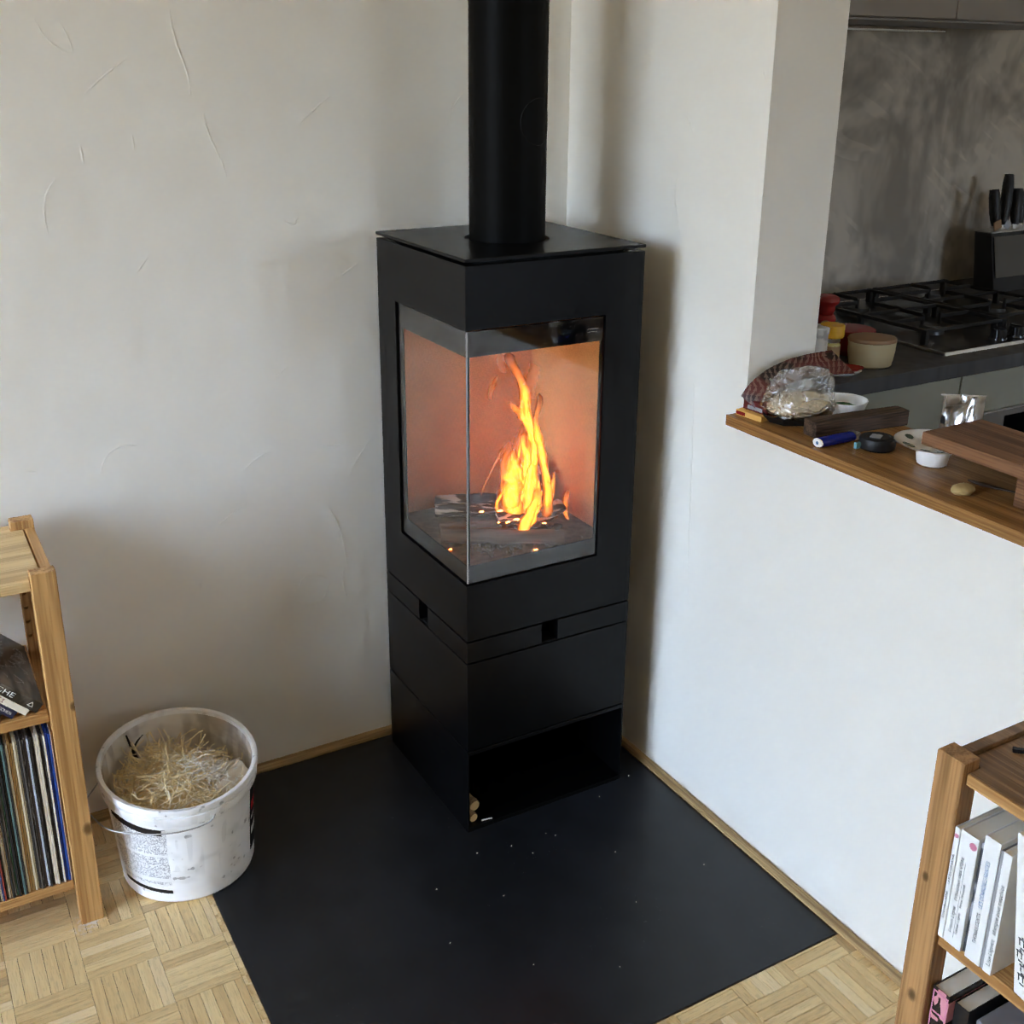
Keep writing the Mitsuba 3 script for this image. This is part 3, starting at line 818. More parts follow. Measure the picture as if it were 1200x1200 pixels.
SZ = .4645                                        # top of the right bookcase's middle shelf
GB = 'books on the shelf of the right bookcase'
spec = [  # y of left edge, thickness, height, depth, x of spine, cover, label
    (-1.4426, .0078, .170, .150, -.3215, 'mat_white', 'thin white paperback with a pink dot, next to the post of the right bookcase'),
    (-1.4516, .0258, .172, .150, -.3215, 'mat_white', 'thick white paperback with a large pink dot and two lines of lettering'),
    (-1.4780, .0062, .168, .140, -.3160, 'mat_grey_cover', 'grey illustrated book standing behind the thick white paperback'),
    (-1.4847, .0222, .1860, .160, -.3215, 'mat_white', 'white book with blue lettering in the right bookcase'),
    (-1.5072, .0044, .178, .150, -.3200, 'mat_steel_grey', 'thin grey-spined book between two white ones'),
    (-1.5119, .0118, .1800, .150, -.3215, 'mat_white', 'slim white book with slanted grey lettering along its spine'),
    (-1.5570, .0300, .215, .180, -.3215, 'mat_white', 'big cream album with small sketched figures on its spine'),
    (-1.5885, .0200, .190, .160, -.3200, 'mat_navy', 'navy book at the right edge of the picture'),
    (-1.6095, .0240, .200, .170, -.3200, 'mat_red_dull', 'dull red book at the right edge of the picture')]
plain('mat_grey_cover', proc(lambda p, n, uv: mix(lin(70, 72, 78), lin(170, 172, 178), smoothstep(.4, .6, noise(p.y * 80, p.z * 60, 3.0)))), .4, .4)
plain('mat_steel_grey', lin(150, 152, 156), .45, .4)
bk = []
for (y, th, h, dep, x, cov, lab) in spec:
    k = thing('book', lab, 'book', GB)
    tl_ = .154 if 'album' in lab else .15 if y < -1.57 else 0.0
    f = book_frame((x, y, SZ + tl_ * th), (0, -math.cos(tl_), -math.sin(tl_) * 1.0), (0, math.sin(tl_), math.cos(tl_)), (1, 0, 0))
    book(k, f, th, h, dep, cov, 'mat_paper')
    bk.append((k, f, th, h))
k, f, th, h = bk[0]
disc_on(k, f, .0036, h - .012, .0031, 'mat_pink')
spine_text(k, f, 'ETIENNE LASNE', .0028, .0048, .030, 'mat_ink', .042)
spine_text(k, f, 'LE POUVOIR DE VIE', .0028, .0048, .084, 'mat_ink', .045)
k, f, th, h = bk[1]
disc_on(k, f, .0195, h - .014, .0052, 'mat_pink')
spine_text(k, f, 'Prison Ligne', .0046, .0102, .018, 'mat_ink', .040)
spine_text(k, f, 'Prédateur des Villes', .0046, .0102, .068, 'mat_ink', .066)
spine_text(k, f, 'Tomar Ligne', .0034, .0182, .020, 'mat_ink', .034)
spine_text(k, f, 'Perro Pirouette', .0034, .0182, .062, 'mat_ink', .036)
part(k, 'spine_line', boxf(f, .0130, .0133, .012, .130, -.0003, 0), 'mat_ink', False)
k, f, th, h = bk[3]
spine_text(k, f, 'THOMAS CENTS', .0052, .0125, .028, 'mat_ink', .046)
spine_text(k, f, 'LES DOMAINES NANTES', .0056, .0125, .082, 'mat_ink_blue', .070)
k, f, th, h = bk[5]
spine_text(k, f, 'Lisa Lignes', .0050, .0090, .012, 'mat_ink', .040)
spine_text(k, f, 'Mangue pour cauchies', .0050, .0090, .060, 'mat_ink', .074)
k, f, th, h = bk[6]
sk = []
for i, z in enumerate((.022, .036, .052, .070)):            # little stacked doodle figures
    c = .010 + .003 * math.sin(i * 2.1)
    for (dx, dz, w, hh) in ((-.004, 0, .0016, .010), (.002, .001, .0014, .009), (-.005, .008, .010, .0016), (-.002, -.004, .006, .0020), (-.0005, .010, .0030, .0030)):
        sk.append(boxf(f, c + dx, c + dx + w, z + dz, z + dz + hh, -.0003, 0))
part(k, 'sketched_figures', cat(*sk), 'mat_ink', False)

# lower compartment of the right bookcase
k = thing('book', 'pink and black illustrated book in the bottom compartment of the right bookcase', 'book', 'books in the lower part of the right bookcase')
f = book_frame((-.312, -1.4435, .0965), (0, -1, 0), (0, 0, 1), (1, 0, 0))
plain('mat_pink_cover', proc(lambda p, n, uv: mix(lin(206, 140, 150), lin(28, 22, 24), smoothstep(.48, .54, fbm(p.y * 90, p.z * 70, 2.0, 2)))), .35, .45)
book(k, f, .026, .281, .20, 'mat_pink_cover')
fr = [boxf(f, .001, .003, .02, .276, -.0004, 0), boxf(f, .023, .025, .02, .276, -.0004, 0), boxf(f, .001, .025, .273, .276, -.0004, 0), boxf(f, .001, .025, .240, .243, -.0004, 0)]
part(k, 'pink_frame', cat(*fr), 'mat_pink', False)
k = thing('book', 'black book beside the pink one in the bottom compartment', 'book', 'books in the lower part of the right bookcase')
book(k, book_frame((-.300, -1.4705, .0965), (0, -1, 0), (0, 0, 1), (1, 0, 0)), .022, .270, .2, 'mat_black')
k = thing('magazine_stack', 'stack of grey magazines lying in the lower part of the right bookcase', 'magazines')
plain('mat_magazine', lin(128, 130, 134), .5, .4)
for i in range(14):
    part(k, 'magazine', box(-.295 + .004 * math.sin(i * 2.2), -.08, -1.75, -1.497 + .004 * math.cos(i * 1.7), .0965 + i * .019, .0965 + i * .019 + .0175, .002), 'mat_magazine', False)

# slanted books on the middle shelf of the left bookcase
ang = math.radians(-45)
ux, uz = np.array([math.cos(ang), 0, math.sin(ang)]), np.array([-math.sin(ang), 0, math.cos(ang)])   # along the spine down to the right; up off the spine
GL = 'books leaning on the shelf of the left bookcase'
lean = [  # start of lower right corner (x, z), thickness, length, depth, cover, label
    ((-1.2655, .4572), .0190, .30, .235, 'mat_dark_cover', 'large dark art book leaning topmost on the shelf above the records'),
    ((-1.2830, .4572), .0120, .22, .21, 'mat_paper', 'cream-spined book with red numerals leaning under the dark art book'),
    ((-1.3045, .4572), .0150, .20, .20, 'mat_navy', 'navy book with white lettering leaning above the records'),
    ((-1.3315, .4572), .0190, .18, .19, 'mat_black', 'black book with a yellow patch leaning lowest above the records'),
]
for i, ((x, z), th, ln, dep, cov, lab) in enumerate(lean):
    k = thing('book', lab, 'book', GL)
    o = np.array([x, -.301, z])
    f = [o, uz, -ux, np.array([0, 1.0, 0])]       # thickness along uz, spine runs up-left along -ux, depth to the wall
    book(k, f, th, ln, dep, cov)
    if i == 0:
        spine_text(k, f, 'TOCHE', .0090, .0050, .112, 'mat_white', .060, up=False)
        t_ = prism([(-.006, -.004), (.006, -.004), (0, .006)], .0004, (o - ux * .018 + uz * .0095 + np.array([0, -.0004, 0]), ux, uz, (0, 1, 0)))
        t2 = prism([(-.0035, -.0025), (.0035, -.0025), (0, .0033)], .0006, (o - ux * .018 + uz * .0095 + np.array([0, -.0006, 0]), ux, uz, (0, 1, 0)))
        part(k, 'emblem', t_, 'mat_white', False); part(k, 'emblem_centre', t2, 'mat_black', False)
        rgg = np.random.default_rng(5)
        sc = []
        for j in range(16):                        # faint pale scribbled lines printed on the cover
            y0 = rgg.uniform(.03, .19); s0 = rgg.uniform(.02, .075)
            P = [o - ux * (s0 + .010 * math.sin(q * 1.3 + j)) + uz * (th + .0001) + np.array([0, y0 + q * .007, 0]) for q in range(5)]
            sc.append(tube(P, .00035, 4))
        part(k, 'cover_drawing', cat(*sc), 'mat_steel_grey', False)
    if i == 1:
        spine_text(k, f, '71', .0075, .0025, .064, 'mat_red', .016, up=False)
    if i == 2:
        spine_text(k, f, 'TASCHEN', .0055, .0048, .042, 'mat_white', .034, up=False)
    if i == 3:
        part(k, 'yellow_patch', boxf(f, .004, .012, .014, .024, -.0004, 0), 'mat_yellow', False)
        part(k, 'white_patch', boxf(f, .002, .012, .002, .008, -.0004, 0), 'mat_white', False)

# records on the lower shelf: each sleeve a thing
RC = [(196, 176, 160), (34, 74, 170), (30, 62, 160), (226, 224, 216), (28, 28, 30), (40, 38, 40), (222, 214, 196), (232, 226, 206), (34, 36, 42), (24, 24, 26), (196, 204, 216), (74, 66, 64), (52, 48, 46), (90, 86, 82),
      (60, 58, 56), (214, 206, 180), (226, 218, 190), (150, 118, 70), (168, 132, 78), (214, 206, 184), (36, 36, 38), (92, 120, 118), (26, 28, 30), (32, 34, 36), (50, 84, 60), (110, 112, 116), (44, 42, 42), (168, 146, 108), (220, 212, 196), (30, 30, 32),
      (150, 60, 50), (60, 70, 110), (210, 200, 170), (40, 40, 42)]
RN = {0: 'thin pinkish-white record sleeve against the post', 1: 'bright blue record sleeve nearest the post', 2: 'darker blue record sleeve, second from the post', 3: 'white record sleeve left of the blue ones'}
rg = np.random.default_rng(12)
x = LX - .003
for i, c in enumerate(RC):
    th = rg.uniform(.0022, .0042) if i else .0016
    if i in (1, 2): th = .0040
    tone = 'black' if max(c) < 60 else 'blue' if c[2] > c[0] + 60 else 'cream' if min(c) > 170 else 'tan' if c[0] > c[2] + 40 else 'green' if c[1] > c[0] + 15 else 'grey'
    yf = -.3085 + rg.uniform(0, .006)
    h = .3150 + rg.uniform(-.002, .002)
    cc = lin(*c)
    mk_ = f'mat_sleeve_{i}'
    wear = float(rg.uniform(.25, .6))
    base, worn = mi.Color3f(cc), mi.Color3f(lin(*(np.array(c) * .35 + 225 * .5 if max(c) < 120 else np.array(c) * .62)))

    def fn(p, n, uv, base=base, worn=worn, wear=wear, i=i):
        return mix(base, worn, wear * smoothstep(.52, .66, fbm(p.z * 90 + i * 7.0, p.y * 200, p.x * 500, 3)))
    if i < 6 or i % 3 == 0:
        plain(mk_, proc(fn), .45, .4)
    else:
        plain(mk_, cc, .45, .4)
    nth = ('first', 'second', 'third', 'fourth', 'fifth', 'sixth', 'seventh', 'eighth', 'ninth', 'tenth', 'eleventh', 'twelfth', 'thirteenth', 'fourteenth', 'fifteenth', 'sixteenth', 'seventeenth', 'eighteenth', 'nineteenth', 'twentieth',
           'twenty-first', 'twenty-second', 'twenty-third', 'twenty-fourth', 'twenty-fifth', 'twenty-sixth', 'twenty-seventh', 'twenty-eighth', 'twenty-ninth', 'thirtieth', 'thirty-first', 'thirty-second', 'thirty-third', 'thirty-fourth')[i]
    lone('record', box(x - th, x - .0002, yf, yf + .305, .0988, .0988 + h, .0006), mk_, RN.get(i, f'{tone} record sleeve on the bottom shelf of the left bookcase, {nth} from the post'), 'record', 'records on the bottom shelf', smooth=False)
    x -= th + .0004

# ------------------------------------------------------------------ bucket of wood wool
bu = thing('bucket', 'dirty white plastic bucket with a wire handle, standing by the left bookcase', 'bucket')
BC = np.array([-1.0205, -.2290])
BH_, RB, RXT, RYT = .240, .1268, .1435, .1700


def ring_at(z, r_add, n=96):
    s = np.clip(z / BH_, 0, 1)
    a = np.linspace(0, 2 * np.pi, n, endpoint=False)
    rx = RB + (RXT - RB) * s + r_add
    ry = RB + (RYT - RB) * s ** 1.5 + r_add
    yo = -.0076 * (1 - s) + .0090 * s
    return np.stack([BC[0] + rx * np.cos(a), BC[1] + yo + ry * np.sin(a), 0 * a + z + (.004 * np.sin(a) * s)], -1)


def loft(rings, close=True):
    n = len(rings[0]); v = np.vstack(rings); f = []
    m_ = len(rings)
    for i in range(m_ if close else m_ - 1):
        for j in range(n):
            a, b = i * n + j, i * n + (j + 1) % n
            c, d = ((i + 1) % m_) * n + j, ((i + 1) % m_) * n + (j + 1) % n
            f += [[a, b, d], [a, d, c]]
    return trimesh.Trimesh(v, f, process=False)


outer = [ring_at(z, r) for z, r in ((.0032, -.10), (.0032, -.006), (.006, -.002), (.012, 0), (.08, 0), (.15, 0), (.200, 0))]
m = loft(outer, False)
if m.volume < 0: m.invert()
part(bu, 'body', m, 'mat_bucket', 40)
rim = [ring_at(z, r) for z, r in ((.200, .000), (.200, .0065), (.203, .0075), (.217, .0075), (.220, .0070), (.2205, .0045), (.224, .0045), (.2245, .0080), (.227, .0090), (.236, .0090), (.240, .0070), (.2405, .0030), (.239, -.0010), (.232, -.0020), (.232, -.0020))]
m = loft(rim, False)
if m.volume < 0: m.invert()
part(bu, 'rim', m, 'mat_bucket', 40)
inn = [ring_at(z, r) for z, r in ((.232, -.0020), (.15, -.0022), (.05, -.0022), (.010, -.003), (.010, -.12))]
part(bu, 'inside', loft(inn, False), 'mat_bucket_inner', 40)


def patch(a0, a1, z0, z1, off, n=28, nz=6, skew=0.0):
    A = np.radians(np.linspace(a0, a1, n)); Z = np.linspace(z0, z1, nz)
    v = []
    for z in Z:
        for q, aa in enumerate(A):
            zz = z + skew * (q / (n - 1))
            s = zz / BH_
            rx, ry = RB + (RXT - RB) * s + off, RB + (RYT - RB) * s ** 1.5 + off
            v.append([BC[0] + rx * math.cos(aa), BC[1] + (-.0076 * (1 - s) + .0090 * s) + ry * math.sin(aa), zz + .004 * math.sin(aa) * s])
    f = []
    for i in range(nz - 1):
        for j in range(n - 1):
            a = i * n + j
            f += [[a, a + 1, a + n + 1], [a, a + n + 1, a + n]]
    return trimesh.Trimesh(v, f, process=False)


pl = part(bu, 'paper_label', patch(-170, -117, .042, .188, .0005), 'mat_small_print', True, 'printed white label with black bands')
part(pl, 'black_band', patch(-170, -120, .178, .192, .0009, nz=3, skew=-.006), 'mat_print_black', True)
part(pl, 'black_band', patch(-165, -117, .036, .044, .0009, nz=3, skew=-.008), 'mat_print_black', True)
p2 = part(bu, 'side_label', patch(-37, 12, .040, .186, .0005), 'mat_print_black', True, 'black label with red and white print on the right side')
part(p2, 'print', patch(-35, -8, .132, .152, .0009, nz=3), 'mat_print_red', True)
part(p2, 'print', patch(-35, -10, .110, .116, .0009, nz=3), 'mat_white', True)
part(p2, 'print', patch(-35, -14, .075, .090, .0009, nz=3), 'mat_white', True)
# wire handle hanging down on the left, with its ears
def on_bucket(deg, z, off):
    return patch(deg, deg + .1, z, z + .001, off, 2, 2).vertices[0]


E1, E2 = on_bucket(-81, .212, .0105), on_bucket(99, .212, .0105)
for deg in (-81, 99):
    part(bu, 'ear', cat(patch(deg - 4, deg + 4, .203, .220, .0110, 6, 3), patch(deg - 4, deg + 4, .203, .220, .0085, 6, 3)), 'mat_bucket', True)
wp = [E1 + np.array([0, -.001, 0]), on_bucket(-84, .199, .0100), on_bucket(-95, .191, .0080), on_bucket(-112, .188, .0100), on_bucket(-132, .186, .0160), np.array([-1.1755, -.310, .186]), np.array([-1.1935, -.262, .187]),
      np.array([-1.1950, -.210, .194]), on_bucket(172, .206, .016), on_bucket(140, .212, .0105), on_bucket(115, .212, .0105), E2]
part(bu, 'wire_handle', tube(spline(wp, 70), .0013, 8), 'mat_wire', True)

plain('mat_offcut', proc(lambda p, n, uv: mix(lin(206, 190, 164), lin(236, 226, 206), fbm(p.x * 60, p.y * 60, p.z * 200, 3))), .7, .2)
# wood wool: curled shavings
rg = np.random.default_rng(21)
ms, cs = [], []
for i in range(1300):
    pale = rg.random() < .2
    if pale:
        c = np.array([BC[0] + .055 + rg.normal(0, .022), BC[1] - .045 + rg.normal(0, .022)])
    else:
        a, r = rg.uniform(0, 2 * np.pi), math.sqrt(rg.uniform(0, 1)) * .118
        c = np.array([BC[0] - .012 + r * math.cos(a), BC[1] + r * math.sin(a) * 1.1])
    hgt = .178 + .078 * math.exp(-(((c[0] - BC[0] + .028) / .070) ** 2 + ((c[1] - BC[1] - .005) / .095) ** 2)) + .035 * math.exp(-(((c[0] - BC[0] + .02) / .09) ** 2 + ((c[1] - BC[1] + .10) / .06) ** 2)) + (.030 if pale else 0)
    z = hgt * (1 - .25 * rg.random() ** 2)
    n = 9
    z = max(z, .12)
    d = rg.uniform(0, 2 * np.pi); curl = rg.normal(0, 14) * (2.0 if pale else 1.0); L = rg.uniform(.035, .085) * (.6 if pale else 1)
    tilt = rg.normal(0, .35)
    P = [np.array([c[0], c[1], z])]
    for s in range(n - 1):
        d += curl * L / n
        tilt += rg.normal(0, .22)
        P.append(P[-1] + L / n * np.array([math.cos(d) * math.cos(tilt), math.sin(d) * math.cos(tilt), math.sin(tilt) * .8]))
    P = np.array(P)
    P[:, 2] = np.maximum(P[:, 2], .03)
    dx, dy = P[:, 0] - BC[0], P[:, 1] - BC[1]
    k = np.maximum(1, np.hypot(dx / .124, dy / .132))
    P[:, 0], P[:, 1] = BC[0] + dx / k, BC[1] + dy / k
    w = rg.uniform(.0007, .0013)
    t = tube(P, w, 4, False)
    ms.append(t)
    col = np.array(lin(*( (254, 250, 236) if pale else (246, 228, 178) if rg.random() < .55 else (252, 240, 206)))) * rg.uniform(.75, 1.05)
    cs.append(np.tile(col, (len(t.vertices), 1)))
k = lone('wood_wool', cat(*ms), 'mat_straw', 'heap of cream wood wool shavings inside the white bucket', 'wood wool', smooth=True, color=np.vstack(cs))
labels[k]['kind'] = 'stuff'
# a core under the shavings so that they lie on something
mm = trimesh.creation.icosphere(subdivisions=3)
v = np.array(mm.vertices)
r_ = meshkit.fbm(v * 4 + 9, 3, 2)
v = v * (1 + .16 * (r_ - .5))[:, None]
v = v * np.array([.106, .116, .082]) + np.array([BC[0] - .010, BC[1] - .002, .140])
mm.vertices = v
plain('mat_straw_core', proc(lambda p, n, uv: mix(lin(204, 180, 128), lin(240, 218, 166), fbm(p.x * 220, p.y * 220, p.z * 200, 2))), .8, .2)
k = part('wood_wool', 'packed_core', mm, 'mat_straw_core', True)
of = place(box(0, .072, -.016, .016, -.006, .006, .0015), (-.968, -.3130, .196), (.062, .033, .020), (-.25, .30, .62))
lone('wood_offcut', of, 'mat_offcut', 'pale split wood offcut leaning in the right side of the bucket', 'wood piece', smooth=False)
tw = cat(tube(spline([(-1.093, -.098, .240), (-1.090, -.110, .226), (-1.086, -.122, .212), (-1.080, -.132, .190)], 12), np.linspace(.0018, .0042, 12), 7), tube(spline([(-1.087, -.120, .214), (-1.076, -.106, .222), (-1.060, -.094, .228)], 8), np.linspace(.003, .001, 8), 6))
lone('twig', tw, 'mat_black', 'black forked twig sticking out of the wood wool', 'twig', smooth=True)

rg = np.random.default_rng(77)
ms = []
for (x, y) in ((-.432, -.520), (-.345, -.520), (-.335, -.535), (-.505, -.505), (-.400, -.560), (-.520, -.640), (-.180, -.470), (-.075, -.440), (-.250, -.640), (-.300, -.780), (-.420, -.900), (-.620, -.560), (-.120, -.760), (-.560, -.820), (-.660, -.700)):
    ms.append(lump((x + rg.uniform(-.004, .004), y, .0042), (rg.uniform(.0010, .0020), rg.uniform(.0008, .0014), .0010), .3, len(ms), 1))
k = lone('crumbs', cat(*ms), 'mat_offcut', 'tiny pale crumbs of wood scattered on the steel plate', 'crumbs')
labels[k]['kind'] = 'stuff'
# ------------------------------------------------------------------ kindling and match in the wood compartment
wz = Z0 + .0105
wood('mat_bark', 2, lin(96, 74, 50), lin(156, 128, 92), .8)
plain('mat_cut_end', lin(206, 178, 130), .7, .2)
for i, (x, y, z, r, L, rot, lb_) in enumerate(((-.4675, -.4235, wz + .0102, .0100, .050, 22, 'short stub of wood lying on the floor of the log compartment'), (-.4570, -.4080, wz + .0265, .0125, .060, 18, 'short stub of wood lying on top in the log compartment'))):
    k = thing('kindling_stub', lb_, 'wood piece', 'stubs of wood in the stove bottom')
    d = np.array([-math.sin(math.radians(rot)) * .35, math.cos(math.radians(rot)), .06]); d /= np.linalg.norm(d)
    o = np.array([x, y, z])
    t = tube([o + d * s for s in np.linspace(0, L, 6)], r * (1 + .10 * np.sin(np.arange(6) * 2.0)), 12)
    part(k, 'bark', t, 'mat_bark', 40)
    part(k, 'cut_end', tube([o - d * .0006, o + d * .0006], r * .93, 12), 'mat_cut_end', False)
lone('match', tube([(-.452, -.4300, wz + .0022), (-.428, -.4330, wz + .0020)], .0016, 6), 'mat_white', 'white matchstick lying at the front of the log compartment', 'match', smooth=True)

# ------------------------------------------------------------------ ledge on the half wall
LZ = .914
led = prism([(-.040, -.636), (0, -.636), (0, -.6432), (.1675, -.6432), (.1675, -.700), (.203, -.700), (.203, YB), (-.040, YB)], .0196, ((0, 0, .8944), (1, 0, 0), (0, 1, 0), (0, 0, 1)))
lone('ledge', led, 'mat_ledge_y', 'long oak shelf board on top of the white half wall', 'shelf', smooth=False)

k = thing('matchbox', 'flat yellow box with a red end, lying at the corner of the ledge', 'box')
f = [np.array([-.0225, -.6415, LZ]), np.array([.10, -.995, 0]), np.array([0, 0, 1.0]), np.array([.995, .10, 0])]
part(k, 'box', boxf(f, 0, .064, 0, .0105, 0, .045, .0008), 'mat_book_yellow', False)
part(k, 'red_end', boxf(f, .002, .024, .002, .0085, -.0004, 0), 'mat_red', False)
k = thing('box', 'dark red box lying on the flat yellow box', 'box')
f2 = [np.array([-.0075, -.6440, LZ + .0107]), np.array([.06, -.998, 0]), np.array([0, 0, 1.0]), np.array([.998, .06, 0])]
part(k, 'box', boxf(f2, 0, .060, 0, .0200, 0, .042, .001), 'mat_dark_red', False)
part(k, 'grey_label', boxf(f2, .012, .050, .003, .0100, -.0004, 0), 'mat_steel_grey', False)
# curled patterned booklet: a thin arched sheet behind the bag
path = spline([(-.016, -.646, LZ + .036), (.010, -.652, LZ + .068), (.055, -.660, LZ + .092), (.110, -.668, LZ + .104), (.175, -.676, LZ + .108)], 22)
n = len(path)
top_ = path; bot_ = path.copy(); bot_[:, 1] -= .055 * np.linspace(.55, 1, n); bot_[:, 2] -= np.linspace(.018, .034, n); bot_[:, 0] += .010
g = np.stack([top_ + (bot_ - top_) * s for s in np.linspace(0, 1, 5)], 0).reshape(-1, 3)
fc = []
for i in range(4):
    for j in range(n - 1):
        a = i * n + j
        fc += [[a, a + 1, a + n + 1], [a, a + n + 1, a + n]]
sh = trimesh.Trimesh(g, fc, process=False)
nn = np.array(sh.vertex_normals) * .0007
b = len(g)
rimf = []
bd = [j for j in range(n)] + [i * n + n - 1 for i in range(1, 5)] + [4 * n + j for j in range(n - 2, -1, -1)] + [i * n for i in range(3, 0, -1)]
for i in range(len(bd)):
    p_, q_ = bd[i], bd[(i + 1) % len(bd)]
    rimf += [[p_, p_ + b, q_ + b], [p_, q_ + b, q_]]
sheet = trimesh.Trimesh(np.vstack([g + nn, g - nn]), fc + [[c + b, bb + b, a + b] for a, bb, c in fc] + rimf, process=False)
lone('booklet', sheet, 'mat_patterned', 'curled dark red patterned booklet arching up behind the plastic bag', 'booklet', smooth=60)

k = thing('tray', 'black eight-sided tray under the plastic bag of seeds', 'tray')
def octa(rx, ry, c, z, rot=.2):
    return [[c[0] + rx * math.cos(a + rot), c[1] + ry * math.sin(a + rot), z] for a in np.arange(8) * math.pi / 4 + math.pi / 8]
TC = (.046, -.720)
rings = [octa(.048, .040, TC, LZ + .0005), octa(.062, .052, TC, LZ + .014), octa(.064, .054, TC, LZ + .0165), octa(.061, .051, TC, LZ + .0165), octa(.047, .039, TC, LZ + .0035)]
v = np.vstack(rings + [[[TC[0], TC[1], LZ + .0005]], [[TC[0], TC[1], LZ + .0035]]])
fc = []
for i in range(4):
    for j in range(8):
        a, b_, c_, d_ = i * 8 + j, i * 8 + (j + 1) % 8, (i + 1) * 8 + j, (i + 1) * 8 + (j + 1) % 8
        fc += [[a, b_, d_], [a, d_, c_]]
for j in range(8):
    fc += [[40, (j + 1) % 8, j], [41, 32 + j, 32 + (j + 1) % 8]]
part(k, 'dish', trimesh.Trimesh(v, fc, process=False), 'mat_black', False)

k = thing('plastic_bag', 'crinkled clear plastic bag half full of pale seeds on the black tray', 'plastic bag')
sd = lump((.051, -.727, LZ + .0315), (.0665, .0460, .0215), .10, 4, 4, 2.0)
part(k, 'seeds', sd, 'mat_grain', True, 'pale seeds')
gm = trimesh.creation.icosphere(subdivisions=5)
v = np.array(gm.vertices)
nz_ = meshkit.fbm(v * 2.6 + 3, 3, 1); cr = np.abs(meshkit.fbm(v * 5.5 + 8, 3, 7) - .5)
sc_ = np.where(v[:, 2:] > 0, np.array([[.080, .040, .074]]), np.array([[.074, .052, .028]]))
v = np.sign(v) * np.abs(v) ** .72
v2 = v * sc_ * .93 * (1 + .30 * (nz_ - .5) - .62 * cr * np.clip(.25 + v[:, 2] * 1.6, .12, 1))[:, None]
top_k = np.clip(v2[:, 2] / .06, 0, 1)
v2[:, 1] *= 1 - .55 * top_k
v2[:, 0] *= 1 + .18 * top_k
gm.vertices = v2 + np.array([.052, -.728, LZ + .034])
scene['mat_crinkled_film'] = {'type': 'blendbsdf', 'weight': 0.07, 'a': {'type': 'thindielectric', 'int_ior': 1.5}, 'b': two({'type': 'roughconductor', 'alpha': .12})}
part(k, 'film', gm, 'mat_crinkled_film', 20, 'clear crinkled film')

def bowl(key, c, z, prof, mat, n=56, sx=1, sy=1, name='bowl', rot=0.0, **kw):
    m = lathe(prof, n, sx, sy)
    if rot: m.apply_transform(trimesh.transformations.rotation_matrix(rot, [0, 0, 1]))
    m.apply_translation([c[0], c[1], z])
    return part(key, name, m, mat, 40, **kw)


k = thing('bowl', 'white bowl with something green inside, between the plastic bag and the wood block', 'bowl')
bowl(k, (.150, -.745), LZ, [(0, .0005), (.026, .0005), (.034, .006), (.0425, .030), (.0432, .033), (.0410, .033), (.032, .009), (0, .006)], 'mat_porcelain')
part(k, 'green_filling', cat(lump((.152, -.742, LZ + .016), (.027, .027, .006), .2, 3), lump((.140, -.755, LZ + .018), (.010, .008, .006), .2, 5)), 'mat_green', True)

# dark wood block
bl = box(0, .210, 0, .034, 0, .029, .0012)
bl = bl.rotate([0, 0, -6.2]).translate([.003, -.8235, LZ])
lone('wood_block', bl, 'mat_walnut_x', 'dark brown wooden block lying across the ledge', 'wood block', smooth=False)

k = thing('lighter', 'blue lighter with a white end, lying in front of the dark wood block', 'lighter')
lo, ld = np.array([-.028, -.8600, LZ + .0085]), np.array([.9985, -.002, 0]); ld = ld / np.linalg.norm(ld)
def stadium(o, d, s0, s1, w, h, mat, name, n=24):
    a = np.linspace(0, 2 * np.pi, n, endpoint=False)
    side = np.cross([0, 0, 1.0], d)
    rings = []
    for s, k_ in ((s0, .92), (s0 + .0015, 1), (s1 - .0015, 1), (s1, .92)):
        rings.append(np.array([o + d * s + side * w * k_ * np.cos(q) + np.array([0, 0, h * k_ * np.sin(q)]) for q in a]))
    m = loft(rings, False)
    v = np.vstack([m.vertices, [o + d * s0], [o + d * s1]])
    f_ = list(m.faces) + [[len(v) - 2, (j + 1) % n, j] for j in range(n)] + [[len(v) - 1, 3 * n + j, 3 * n + (j + 1) % n] for j in range(n)]
    m = trimesh.Trimesh(v, f_, process=False)
    if m.volume < 0: m.invert()
    part(k, name, m, mat, 40)
stadium(lo, ld, .003, .082, .0120, .0080, 'mat_blue', 'body')
stadium(lo, ld, 0, .004, .0120, .0080, 'mat_white', 'base_cap')
part(k, 'base_emblem', tube([lo - ld * .0004, lo + ld * .0008], .0030, 12), 'mat_ink_blue', False)
part(k, 'hood', tri(box(.082, .094, -.010, .010, -.006, .0075, .0015)).apply_translation(lo), 'mat_chrome', False)
part(k, 'spark_wheel', tube([lo + ld * .096 + np.array([0, -.004, .001]), lo + ld * .096 + np.array([0, .004, .001])], .004, 14), 'mat_iron', 40)

k = thing('tape_measure', 'round black tape measure next to the blue lighter', 'tape measure')
tp = lathe([(0, 0), (.026, 0), (.0300, .003), (.0310, .008), (.0310, .016), (.0290, .0205), (.024, .0225), (.0215, .0225), (.0205, .0215), (0, .0215)], 48)
tp.apply_translation([.0595, -.9130, LZ + .0005])
part(k, 'case', tp, 'mat_black', 40)
part(k, 'top_label', tri(box(-.012, .010, -.009, .009, 0, .0006)).apply_transform(trimesh.transformations.rotation_matrix(.5, [0, 0, 1])).apply_translation([.058, -.911, LZ + .0222]), 'mat_steel_grey', False)
part(k, 'teal_tab', tri(box(-.006, .006, -.003, .003, .002, .013, .001)).apply_translation([.0262, -.9000, LZ]), 'mat_teal', False)

